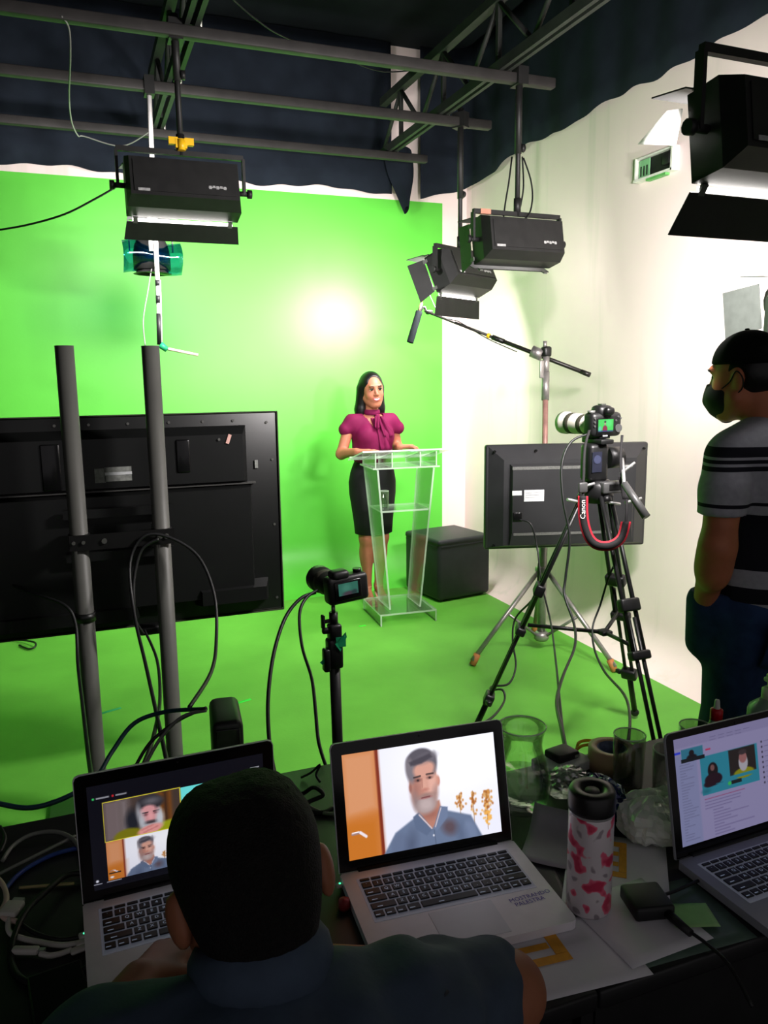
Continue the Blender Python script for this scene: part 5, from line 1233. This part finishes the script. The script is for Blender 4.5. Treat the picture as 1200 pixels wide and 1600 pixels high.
n = 36; vs = [(a*math.cos(2*math.pi*i/n), y+b*math.sin(2*math.pi*i/n), z) for z, a, b, y in rings for i in range(n)]
MB().add(vs, [(j*n+i, (j+1)*n+i, (j+1)*n+(i+1) % n, j*n+(i+1) % n) for j in range(len(rings)-1) for i in range(n)], None, True).build('skirt', mat('black_skirt_cloth', (22, 22, 24), .7, spec=.25, var=.12, scale=30, bump=.05, bscale=60), t)
nude = mat('nude_sandal_leather', (206, 150, 130), .4, var=.06)
for s in (-1, 1):
    sh = MB().grid(lambda a, b: (s*(.045+.010*b)+(a-.5)*(.052+.02*math.sin(math.pi*min(1, b*1.1))), .062-.205*b, .058*(1-b)**1.6*(1 if b < 1 else 1)+.007), 6, 14, .007).build('sandal', nude, t)
    MB().cyl((s*.045, .058, .06), (s*.045, .062, .0), .013, .006, n=10).build('heel', nude, sh)
    MB().tube([(s*.055-.036, -.10, .012), (s*.055-.024, -.098, .042), (s*.055, -.098, .049), (s*.055+.026, -.098, .042), (s*.055+.038, -.10, .012)], .004, n=6).build('toe_strap', nude, sh)
    MB().tube([(s*.044+.033*math.cos(a), .033+.036*math.sin(a), .118) for a in [2*math.pi*i/12 for i in range(13)]], .003, n=6).build('ankle_strap', nude, sh)

# ---- standing man in cap and mask, back to the viewer (local -y is his front)
MAN = (1.935, 1.775)
t = thing('person', 'man in a black cap, face mask and striped polo standing with hand in pocket', 'person', (MAN[0], MAN[1], 0), math.radians(183))
HO2 = np.array((.094, -.045, 1.592)); HR2 = R3(20) @ R3(6, 'X')
torso2 = [ell((0, .01, .93), (.172, .13, .13), .05), ell((0, -.03, 1.08), (.165, .145, .16), .06), ell((0, .0, 1.27), (.185, .125, .16), .06), ell((-.09, .06, 1.30), (.08, .06, .10), .05), ell((.09, .06, 1.30), (.08, .06, .10), .05), cone((-.155, .015, 1.372), (.155, .015, 1.372), .062, .062, .05), cone((-.09, .02, 1.405), (.09, .02, 1.405), .05, .05, .05), cone((.01, .025, 1.40), (.07, -.010, 1.53), .068, .060, .04)]
legs2 = []
for s in (-1, 1): legs2 += [cone((s*.092, .01, .88), (s*.105, -.0, .50), .098, .072, .05), cone((s*.105, 0, .50), (s*.11, .02, .10), .068, .05, .04)]
feet2 = []
for s in (-1, 1): feet2 += [cone((s*.11, .03, .06), (s*.125, -.13, .045), .042, .035, .03)]
arm2 = [cone((.20, .015, 1.365), (.272, .06, 1.115), .055, .046, .04), cone((.272, .06, 1.115), (.226, -.015, .945), .047, .034, .03), ell((.266, .045, 1.05), (.048, .05, .07), .03)]
arm2b = [cone((-.20, .015, 1.385), (-.27, .03, 1.12), .056, .046, .04), cone((-.27, .03, 1.12), (-.26, -.08, .90), .046, .030, .03)]
hnd2 = hand_prims((.226, -.015, .945), (-.32, -.30, -1), (1, -.2, 0), (-.2, -1, 0), (8, 12, 10), 1.05)+hand_prims((-.26, -.08, .90), (.05, -.2, -1), (-1, 0, 0), (0, -1, 0), (12, 20, 18), 1.05)
AX2 = (axis([(-.40, -.08, .009), (-.08, .17, .0055), (.17, .36, .0075)]), axis([(-.30, .22, .0065)]), axis([(0, .70, .014), (.70, 1.45, .0075), (1.45, 1.76, .005)]))
sdf_obj('body', torso2+legs2+feet2+arm2+arm2b+hnd2+xf(head_prims(1.08), HR2, HO2, 1.04), AX2, skin_m, t)
M42 = Matrix.Translation(Vector(HO2)) @ Matrix(HR2.tolist()).to_4x4() @ Matrix.Scale(1.04, 4)
hs = xf([ell((0, .022, .012), (.0765, .092, .085), .02), ell((0, -.09, -.03), (.085, .095, .10), .01, True), ell((0, .03, -.10), (.1, .12, .045), .01, True)]+[ell((s*.078, .008, -.014), (.018, .026, .036), .004, True) for s in (-1, 1)], HR2, HO2, 1.04)
sdf_obj('hair', hs, (axis([(-.10, .20, .005)]), axis([(-.18, .13, .005)]), axis([(1.45, 1.76, .005)])), hair_b, t)
cap_m = mat('black_cap_cotton', (11, 12, 11), .85, spec=.1, var=.2, scale=40, bump=.08, bscale=400)
def cut_cap(f, X, Y, Z):
    p = [(X-HO2[0]), (Y-HO2[1]), (Z-HO2[2])]; R = HR2; y = p[0]*R[0, 1]+p[1]*R[1, 1]+p[2]*R[2, 1]; z = p[0]*R[0, 2]+p[1]*R[1, 2]+p[2]*R[2, 2]
    return np.maximum(f, (.034-.10*y)-z)
cp = sdf_obj('cap', xf([ell((0, .014, .034), (.083, .099, .092), .02)], HR2, HO2, 1.04), (axis([(-.08, .20, .005)]), axis([(-.18, .13, .005)]), axis([(1.58, 1.78, .005)])), cap_m, t, cut_cap)
MB().ball((0, .014, .127), (.007, .007, .004), 8, M=M42).build('cap_button', cap_m, cp)
mk = xf([ell((0, -.038, -.055), (.069, .072, .062), .02), cone((0, -.09, -.02), (0, -.10, -.06), .016, .02, .02), cone((0, -.07, -.085), (0, -.055, -.11), .03, .02, .02), ell((0, .05, -.05), (.12, .062, .14), .01, True)], HR2, HO2, 1.04)
def cut_mask(f, X, Y, Z):
    p = [(X-HO2[0]), (Y-HO2[1]), (Z-HO2[2])]; R = HR2; y = p[0]*R[0, 1]+p[1]*R[1, 1]+p[2]*R[2, 1]; z = p[0]*R[0, 2]+p[1]*R[1, 2]+p[2]*R[2, 2]
    return np.maximum(f, z-(-.014-(y+.1)*.35))
mm = mat('black_mask_cloth', (18, 18, 19), .8, var=.15)
ms = sdf_obj('face_mask', mk, (axis([(-.02, .21, .0045)]), axis([(-.19, .06, .0045)]), axis([(1.44, 1.62, .0045)])), mm, t, cut_mask)
for s in (-1, 1): MB().tube([(s*.060, -.045, -.035), (s*.074, -.01, -.015), (s*.082, .012, .012), (s*.084, .03, -.01), (s*.078, .022, -.04), (s*.066, -.02, -.06), (s*.056, -.045, -.07)], .002, n=6, M=M42).build('ear_loop', mm, ms)
for s in (-1, 1):
    MB().ball((s*.030, -.0700, .004), (.0115, .0095, .0075), 10, M=M42).build('eye', iris, t); MB().tube([(s*.014, -.0875, .0225), (s*.028, -.0885, .0275), (s*.047, -.077, .0225)], .003, n=6, M=M42).build('eyebrow', hair_b, t)
def polo():
    m = mat('striped_polo', (152, 152, 160), .8, spec=.15, var=.08, scale=60, bump=.05, bscale=300); nt = m.node_tree; b = nt.nodes['Principled BSDF']; N = nt.nodes.new; L = nt.links.new
    src = b.inputs['Base Color'].links[0].from_socket; tc = N('ShaderNodeTexCoord'); sx = N('ShaderNodeSeparateXYZ'); L(tc.outputs['Object'], sx.inputs[0])
    nz = N('ShaderNodeTexNoise'); nz.inputs['Scale'].default_value = 3; ma = N('ShaderNodeMath'); ma.operation = 'MULTIPLY_ADD'; ma.inputs[1].default_value = .02; L(tc.outputs['Object'], nz.inputs['Vector']); L(nz.outputs['Fac'], ma.inputs[0]); L(sx.outputs['Z'], ma.inputs[2])
    mr = N('ShaderNodeMapRange'); mr.inputs['From Min'].default_value = .85; mr.inputs['From Max'].default_value = 1.5; L(ma.outputs[0], mr.inputs['Value'])
    rp = N('ShaderNodeValToRGB'); rp.color_ramp.interpolation = 'CONSTANT'; e = rp.color_ramp.elements; e[0].position = 0; e[0].color = (0, 0, 0, 1); e[1].position = .9999; e[1].color = (0, 0, 0, 1)
    for z0, z1 in ((.905, .925), (.94, .985), (1.035, 1.20), (1.226, 1.238), (1.325, 1.338), (1.346, 1.356), (1.364, 1.392)):
        x = e.new((z0+.01-.85)/.65); x.color = (1, 1, 1, 1); x = e.new((z1+.01-.85)/.65); x.color = (0, 0, 0, 1)
    L(mr.outputs[0], rp.inputs['Fac']); mx = N('ShaderNodeMix'); mx.data_type = 'RGBA'; mx.inputs['B'].default_value = lin((26, 26, 34))+(1,); L(rp.outputs['Color'], mx.inputs['Factor']); L(src, mx.inputs['A']); L(mx.outputs['Result'], b.inputs['Base Color']); return m
pl = grow(torso2[:7], .018)+[ell((0, -.01, .98), (.20, .165, .12), .05)]
for s, A in ((1, (.262, .055, 1.125)), (-1, (-.27, .03, 1.12))): pl += [cone((s*.195, .015, 1.362), (s*.232, .036, 1.27), .072, .068, .025), cone((s*.232, .036, 1.27), (s*.252, .048, 1.20), .068, .066, .02)]
def cut_polo(f, X, Y, Z):
    f = np.maximum(f, .905+.02*np.sin(X*9)-Z); f = np.maximum(f, np.where(np.abs(X) > .195, 1.205-Z, -1)); return np.maximum(f, np.where(Z > 1.452, .078-np.sqrt((X-.02)**2+(Y-.015)**2), -1))
sdf_obj('polo_shirt', pl, (axis([(-.36, .36, .0075)]), axis([(-.25, .22, .0075)]), axis([(.88, 1.50, .0065)])), polo(), t, cut_polo)
MB().lathe([(.084, 1.42), (.090, 1.425), (.084, 1.470), (.075, 1.480), (.072, 1.474), (.078, 1.43)], 24, (.022, .014, 0)).build('collar', mat('polo_collar_grey', (126, 126, 136), .8, var=.06), t)
jean = mat('dark_blue_denim', (36, 56, 92), .8, spec=.2, var=.25, scale=22, bump=.06, bscale=400)
jn = grow(legs2, .016)+grow([torso2[0]], .016)+[cone((.195, -.035, .92), (.165, -.07, .78), .062, .055, .04)]
def cut_jean(f, X, Y, Z): return np.maximum(np.maximum(f, Z-.955), .085-Z)
jo = sdf_obj('jeans', jn, (axis([(-.30, .30, .009)]), axis([(-.22, .20, .009)]), axis([(.07, .97, .009)])), jean, t, cut_jean)
stitch = mat('denim_stitch', (96, 92, 80), .7)
for s in (-1, 1):
    MB().grid(lambda a, b: (s*.085+(a-.5)*.115, .142+.012*math.cos((a-.5)*2)-.10*(abs((a-.5)*.115+.0))**1.0*0-.028*b*b, .885-.13*b-.02*(1-abs(a-.5)*2)*(b > .9)), 6, 6, .004).build('back_pocket', jean, jo)
MB().tube([(.245, -.01, .935), (.243, -.04, .90), (.225, -.08, .885)], .003, n=6).build('pocket_edge', stitch, jo)
for s in (-1, 1):
    MB().rbox((s*.118, -.045, .045), (.10, .27, .075), .03, 3).build('shoe', mat('dark_shoe', (30, 28, 28), .6), t)

# ---- seated man seen from behind, leaning over the desk (local -y is his front)
SIT = (.148, .60)
t = thing('person', 'short haired man in a grey blue shirt seated in front of the left laptop', 'person', (SIT[0], SIT[1], 0), math.radians(180))
HO3 = np.array((.003, -.240, 1.040)); HR3 = R3(0) @ R3(7, 'Y') @ R3(12, 'X')
torso3 = [ell((0, .10, .50), (.17, .13, .12), .05), ell((0, .06, .65), (.155, .125, .16), .06), ell((0, -.06, .80), (.18, .14, .13), .06), cone((-.15, -.145, .862), (.165, -.165, .885), .062, .062, .06), cone((0, -.17, .90), (0, -.215, .99), .064, .058, .04)]
legs3 = []
for s in (-1, 1): legs3 += [cone((s*.10, .05, .50), (s*.14, -.36, .50), .092, .066, .05), cone((s*.14, -.36, .50), (s*.14, -.34, .10), .062, .045, .04), cone((s*.14, -.33, .06), (s*.15, -.48, .045), .042, .035, .03)]
LE = (.235, -.245, .800); LW = (.125, -.395, .800)
RE = (-.325, -.205, .795); RW = (-.12, -.335, .792)
arms3 = [cone((.18, -.165, .880), LE, .056, .046, .04), cone(LE, LW, .044, .030, .03), cone((-.17, -.145, .842), RE, .052, .047, .04), cone(RE, RW, .046, .032, .03)]
hand3 = hand_prims(LW, (-.55, -.62, -.12), (0, -.1, 1), (-.9, .3, 0), (16, 30, 22), 1.0)+hand_prims(RW, (.95, -.25, -.03), (0, 0, 1), (.2, -1, 0), (14, 26, 20), 1.0)
AX3 = (axis([(-.40, -.14, .007), (-.14, .17, .005), (.17, .31, .006)]), axis([(-.55, -.08, .005), (-.08, .26, .01)]), axis([(0, .70, .016), (.70, .90, .005), (.90, 1.22, .0055)]))
sdf_obj('body', torso3+legs3+arms3+hand3+xf(head_prims(1.06)+[ell((q*.087, .022, -.026), (.011, .020, .033), .006, False, q3(RZ(q*25))) for q in (-1, 1)], HR3, HO3, .98), AX3, skin_s, t)
hair_d = mat('short_dark_hair', (16, 14, 12), .8, spec=.25, var=.5, scale=160, bump=.8, bscale=420)
def fuzz(f, X, Y, Z):
    n_ = np.sin(X*210+3*np.sin(Z*120))*np.sin(Y*190+2*np.sin(X*140))*np.sin(Z*230+2*np.sin(Y*110)); top = np.clip((Z-1.08)/.06, .15, 1)
    return f+.0016*n_*top
hs = xf([ell((0, .018, .016), (.081, .097, .090), .02), ell((-.028, .02, .040), (.052, .085, .066), .02), ell((.028, .02, .040), (.052, .085, .066), .02), ell((0, .042, -.035), (.066, .062, .085), .03), ell((0, -.085, -.04), (.085, .085, .10), .012, True)]+[ell((s*.090, .006, -.028), (.016, .036, .044), .006, True) for s in (-1, 1)], HR3, HO3, 1.005)
def cut_h3(f, X, Y, Z):
    p = [(X-HO3[0]), (Y-HO3[1]), (Z-HO3[2])]; R = HR3; z = p[0]*R[0, 2]+p[1]*R[1, 2]+p[2]*R[2, 2]; return np.maximum(fuzz(f, X, Y, Z), -.100-z)
sdf_obj('hair', hs, (axis([(-.12, .12, .0035)]), axis([(-.36, -.05, .0035)]), axis([(.94, 1.19, .0035)])), hair_d, t, cut_h3)
shirt3 = mat('grey_blue_shirt', (58, 70, 86), .8, spec=.2, var=.15, scale=18, bump=.25, bscale=22)
sh3 = grow(torso3[:4], .020)+[cone((.175, -.165, .880), (.215, -.215, .835), .074, .066, .04), cone((.215, -.215, .835), (.222, -.27, .812), .064, .055, .03), cone((-.165, -.140, .848), (-.25, -.185, .818), .072, .068, .05), cone((-.25, -.185, .818), (-.305, -.215, .805), .066, .058, .03), ell((-.205, -.218, .835), (.075, .045, .042), .03), ell((0, -.14, .915), (.10, .07, .045), .05)]
def cut_s3(f, X, Y, Z):
    f = f+.0035*np.sin(X*46+Z*60+4*np.sin(Y*17))*np.sin(Y*40+X*18)
    f = np.maximum(f, .46-Z); return np.maximum(f, np.where(Z > .952, .068-np.sqrt(X**2+(Y+.195)**2), -1))
so = sdf_obj('shirt', sh3, (axis([(-.40, .34, .006)]), axis([(-.34, .28, .006)]), axis([(.44, .98, .006)])), shirt3, t, cut_s3)
MB().lathe([(.070, .890), (.086, .880), (.080, .925), (.070, .940), (.066, .935), (.066, .905)], 28, (0, -.0, 0), M=TR(0, -.185, .045) @ TR(0, 0, .90) @ RX(30) @ TR(0, 0, -.90)).build('shirt_collar', shirt3, so)
MB().tube([(-.19, -.10, .925), (-.1, -.045, .915), (0, -.03, .91), (.1, -.045, .915), (.19, -.10, .925)], .002, n=6).build('yoke_seam', mat('shirt_seam', (34, 40, 52), .8), so)
tr = mat('dark_trousers', (26, 28, 36), .8)
sdf_obj('trousers', grow(legs3[:2]+legs3[3:5], .014)+grow([torso3[0]], .012), (axis([(-.28, .28, .012)]), axis([(-.47, .27, .012)]), axis([(.06, .62, .012)])), tr, t, lambda f, X, Y, Z: np.maximum(f, Z-.585))
for s in (-1, 1): MB().rbox((s*.145, -.40, .045), (.095, .26, .075), .03, 3).build('shoe', MATS['dark_shoe'], t)
t = thing('desk_chair', 'black stool under the seated man, below the picture edge', 'chair', (SIT[0], SIT[1]-.03, 0))
MB().rbox((0, 0, .385), (.42, .40, .05), .02).build('seat', tr, t)
for sx in (-1, 1):
    for sy in (-1, 1): MB().cyl((sx*.16, sy*.15, .37), (sx*.18, sy*.17, 0), .014, n=8).build('leg', trip_m, t)
# ---------------------------------------------------------------- cables
rub = mat('black_cable_rubber', (18, 19, 20), .5, var=.1); rub_g = mat('grey_cable', (120, 120, 116), .5, var=.1); wht_c = mat('white_cable', (196, 192, 186), .5, var=.05); blu = mat('blue_network_cable', (24, 60, 110), .5, var=.1); yel = mat('yellow_cable', (226, 180, 30), .5, var=.08); tealc = mat('dark_teal_cable', (14, 56, 66), .5, var=.1)
def cable(label, pts, r, m, cat='cable', name='cable'):
    P = [W(*p) if len(p) == 3 else Vector(p[:3]) for p in pts]
    return T(MB().tube(P, r, n=6, sub=6).build(name, m), label, cat)
def D(u, v, h=.004): p = WZ(u, v, TZ+h); return (p.x, p.y, p.z, 0)
cable('thick black cable making the widest loop over the pipe bracket', [(264, 1206, 1.74), (250, 1140, 1.95), (228, 1040, 2.35), (210, 960, 2.55), (203, 880, 2.62), (225, 838, 2.64), (265, 840, 2.66), (310, 870, 2.66), (335, 930, 2.6), (338, 1000, 2.5), (330, 1050, 2.3), (296, 1105, 2.0)], .0058, rub)
cable('thinner black cable looped over the bracket, ending under the television', [(224, 990, 2.68), (212, 970, 2.64), (209, 940, 2.62), (210, 900, 2.63), (222, 858, 2.64), (248, 842, 2.65)], .0056, rub)
cable('black cable from under the television down to the left laptop', [(226, 985, 2.7), (245, 1030, 2.6), (250, 1090, 2.3), (240, 1150, 1.9), (222, 1200, 1.72)], .0052, rub)
cable('black cable running down along the left pipe', [(0, 905, 2.7), (45, 925, 2.66), (100, 945, 2.62), (118, 975, 2.6), (122, 1040, 2.5), (130, 1110, 2.2), (138, 1180, 1.9), (145, 1225, 1.7)], .0056, rub)
cable('dark teal cable curving from the drive down past the left pipe', [(322, 1108, 1.74), (260, 1112, 1.8), (210, 1130, 1.8), (175, 1175, 1.75), (150, 1215, 1.68), (105, 1245, 1.62), (50, 1262, 1.6), (0, 1256, 1.6), (-60, 1240, 1.6)], .0052, tealc)
cable('thin dark cable from the drive bending down behind the left laptop', [(322, 1106, 1.72), (280, 1125, 1.74), (235, 1160, 1.72), (205, 1210, 1.68)], .0042, rub)
cable('thin grey cable running from the upright drive to the left laptop', [(322, 1110, 1.72), (285, 1120, 1.73), (250, 1155, 1.72), (222, 1205, 1.69)], .0042, rub_g)
cable('black cable arching from the small camera down to the desk', [(493, 926, 2.28), (470, 935, 2.25), (446, 965, 2.2), (428, 1020, 2.1), (419, 1090, 1.98), (421, 1160, 1.85), (430, 1212, 1.78)], .0052, rub)
cable('thin black cable hanging straight down from the small camera', [(496, 922, 2.28), (478, 935, 2.25), (468, 960, 2.2), (472, 1010, 2.1), (487, 1060, 2.0), (493, 1110, 1.9), (498, 1160, 1.82), (512, 1205, 1.76)], .0046, rub)
cable('black cable from the camera with the white lens down the tripod to the desk', [(921, 678, 3.02), (893, 690, 3.0), (878, 725, 2.98), (880, 780, 2.96), (890, 840, 2.95), (884, 900, 2.95), (882, 930, 2.93), (897, 975, 2.85), (898, 1010, 2.7), (880, 1055, 2.4), (870, 1095, 2.1), (878, 1140, 1.85), (886, 1180, 1.74)], .0050, rub)
cable('black power cable from the monitor to the desk clutter', [(812, 812, 3.42), (830, 820, 3.4), (840, 860, 3.4), (846, 910, 3.3), (860, 970, 3.1), (868, 1030, 2.7), (874, 1090, 2.2), (880, 1150, 1.85), (884, 1185, 1.74)], .0042, rub)
cable('black cable trailing on the floor along the left tripod leg', [(842, 880, 3.5), (836, 930, 3.6), (806, 965, 3.75), (801, 1000, 3.7), (806, 1040, 3.6), (795, 1068, 3.55), (770, 1072, 3.5), (768, 1078, 3.45), (785, 1078, 3.4), (788, 1095, 3.35), (770, 1120, 3.1), (735, 1140, 2.9)], .0050, rub)
cable('black cable hanging by the right tripod leg', [(962, 878, 3.05), (950, 905, 3.08), (938, 945, 3.12), (926, 980, 3.1), (929, 1015, 3.0), (945, 1050, 2.8), (975, 1085, 2.4), (984, 1120, 2.1), (981, 1165, 1.8)], .0044, rub)
cable('thin grey wire sagging from the left softlight to the picture edge', [(190, 287, 3.6), (150, 310, 3.7), (100, 335, 3.8), (40, 352, 3.9), (-20, 362, 4.0)], .005, rub)
cable('thin wire beside the white hanging rod', [(241, 395, 4.28), (232, 450, 4.28), (224, 500, 4.28), (227, 540, 4.27)], .0035, rub_g)
for k, (lab, P) in enumerate((('left wire hanging by the middle softlight pole', [(800, 245, 4.18), (795, 285, 4.18), (790, 315, 4.18), (786, 345, 4.16)]), ('middle wire hanging by the middle softlight pole', [(816, 245, 4.16), (818, 290, 4.16), (814, 318, 4.16), (811, 330, 4.15)]), ('outermost wire curling down to the middle softlight', [(818, 247, 4.16), (829, 280, 4.16), (832, 310, 4.16), (826, 336, 4.14), (812, 345, 4.13), (795, 344, 4.13)]))):
    cable(lab, P, .0045, rub)
cable('grey wire dangling from the nearest beam at top left', [(96, 25, 3.25), (108, 45, 3.3), (110, 90, 3.4), (108, 150, 3.7), (112, 190, 4.2), (122, 212, 4.4), (132, 213, 4.45), (190, 228, 4.4), (235, 205, 4.2)], .004, rub_g)
cable('thin wire slung between the ceiling beams', [(360, -5, 3.3), (400, 30, 3.5), (445, 58, 3.7), (530, 88, 4.2), (600, 112, 4.6), (680, 105, 4.7)], .004, rub)
# clutter of cables at the left end of the desk
cable('grey looped cable at the far left of the desk', [D(4, 1345), D(20, 1322), D(50, 1304, .01), D(90, 1300, .012), D(118, 1315, .01), D(128, 1345), D(132, 1390)], .004, rub_g)
cable('straight grey cable crossing the far left of the desk', [D(-10, 1370), D(50, 1340, .008), D(118, 1306, .008)], .0032, rub_g)
cable('blue network cable on the left of the desk', [D(8, 1390), D(25, 1370), D(50, 1352), D(85, 1335), D(122, 1325)], .0042, mat('bright_blue_cable', (36, 62, 140), .5, var=.1))
cable('thin brown and white cable lying left of the left laptop', [D(30, 1387), D(70, 1384), D(116, 1380)], .0026, mat('beige_cable', (176, 160, 110), .5))
cable('thick black cable curving around the white plugs', [D(135, 1364, .01), D(105, 1367, .015), D(75, 1390, .02), D(40, 1425, .02), D(20, 1470, .012), D(18, 1505), D(35, 1530), D(80, 1537), D(140, 1510)], .005, rub)
cable('lower black cable along the seated man sleeve', [D(18, 1500), D(30, 1525), D(60, 1540), D(110, 1545), D(142, 1535)], .0042, rub)
cable('short black cable lying below the white display adapter', [D(28, 1440, .01), D(55, 1458, .006), D(95, 1468), D(140, 1462)], .0035, rub)
cable('white cable plugged into the left laptop, upper one', [D(14, 1435, .012), D(14, 1455, .01), D(30, 1465, .008), D(60, 1472), D(95, 1477), D(122, 1474)], .0045, wht_c)
cable('white cable plugged into the left laptop, lower one', [D(62, 1490, .008), D(78, 1493, .006), D(95, 1490), D(112, 1484)], .0042, wht_c)
cable('pinkish white cable bending in from the left edge', [D(-8, 1368, .02), D(6, 1385, .02), D(10, 1405, .02), D(2, 1425, .015), D(8, 1435, .012), D(26, 1440, .01)], .0045, mat('pinkish_cable', (200, 176, 164), .5))
cable('grey cable drooping behind the left laptop', [D(0, 1332, .004), D(8, 1310, .01), D(0, 1292, .01)], .004, rub)
cable('yellow cable coiled behind the glasses', [D(885, 1182, .01), D(900, 1172, .02), D(905, 1160, .03), D(922, 1157, .032), D(938, 1165, .02), D(936, 1178, .012), D(915, 1185, .01), D(898, 1178, .02), D(908, 1166, .034), D(926, 1164, .034), D(940, 1172, .02)], .0035, yel)
cable('black tangle of cable behind the seated man and middle laptop', [D(432, 1232), D(452, 1222, .02), D(470, 1240, .012), D(490, 1230, .03), D(505, 1242, .02), D(485, 1252, .01), D(470, 1262), D(500, 1270), D(520, 1262)], .0045, rub)
cable('green lit wire poking up beside the middle laptop', [D(470, 1215), D(486, 1207, .012), D(500, 1195, .03), D(494, 1210, .012), D(500, 1222)], .0026, rub)
cable('grey cable running from the seated man ear to the middle laptop', [D(440, 1222, .02), D(462, 1238, .012), D(480, 1258), D(505, 1270), D(530, 1272)], .0036, rub_g)
def plug(label, u, v, yaw, size, h=.003, led=False, cat='plug', m=None):
    p = WZ(u, v, TZ+h+size[2]/2); t = thing('cable_plug', label, cat, p, math.radians(yaw))
    MB().rbox((0, 0, 0), size, .003).build('shell', m or wht_c, t)
    MB().box((size[0]/2+.004, 0, 0), (.01, size[1]*.6, size[2]*.5)).build('metal_tip', chrome, t)
    if led: MB().cyl((0, 0, size[2]/2), (0, 0, size[2]/2+.0008), .0016, n=8).build('light', mat('green_led', (90, 255, 170), .4, var=0, emit=(70, 255, 170), estr=2.5), t)
plug('white display adapter block among the cables at far left', 18, 1420, 65, (.032, .030, .010), .012)
plug('white magnetic plug with a green light in the left laptop', 132, 1461, 8, (.017, .014, .006), .006, True)
plug('upper flat white plug in the left laptop', 130, 1472, 10, (.022, .014, .006), .004)
plug('lower flat white plug in the left laptop', 124, 1483, 12, (.026, .014, .006), .003)
plug('white cable joint in front of the display adapter', 40, 1485, -22, (.04, .012, .010), .004)
plug('white magnetic plug with a green light in the middle laptop', 531, 1383, 5, (.014, .012, .006), .006, True)
p = WZ(95, 1570, TZ)
t = thing('phone', 'black phone lying left of the seated man', 'phone', (p.x, p.y, TZ+.0005), math.radians(8))
MB().rbox((0, 0, .004), (.075, .14, .008), .003).build('case', key_m, t); MB().box((0, 0, .0083), (.068, .13, .0006)).build('glass', bez_m, t)
T(MB().lathe([(0, 0), (.009, 0), (.010, .005), (.009, .016), (0, .018)], 14).build('pink_reflection', mat('dull_red_reflection', (150, 40, 44), .5), None, WZ(538, 1420, TZ)), 'small red lump standing in for a pinkish reflection beside the middle laptop corner', 'cap')  # added solid, coloured to imitate a small pinkish reflection
# tape marks and loose cable on the floor
for lab, u, v, c, yaw in (('short teal tape strip on the green floor between the pipes', 172, 1111, (30, 150, 96), 20), ('short bright green tape strip on the floor right of the drive', 377, 1097, (40, 220, 60), 18), ('small bright tape mark on the floor left of the lectern', 566, 978, (60, 226, 50), 5)):
    p = WZ(u, v, 0); T(MB().rbox((0, 0, .0008), (.11 if u < 500 else .05, .02, .0012), .0005, 1).build('floor_tape', mat('tape_'+str(u), c, .5), None, (p.x, p.y, .0003), (0, 0, math.radians(yaw))), lab, 'tape')
cable('black cable lying on the floor below the television', [WZ(30, 1008, .01).to_tuple()+(0,), WZ(45, 1014, .01).to_tuple()+(0,), WZ(55, 1010, .02).to_tuple()+(0,), WZ(52, 1003, .03).to_tuple()+(0,), WZ(20, 1000, .01).to_tuple()+(0,), WZ(-40, 1004, .01).to_tuple()+(0,)], .006, rub)
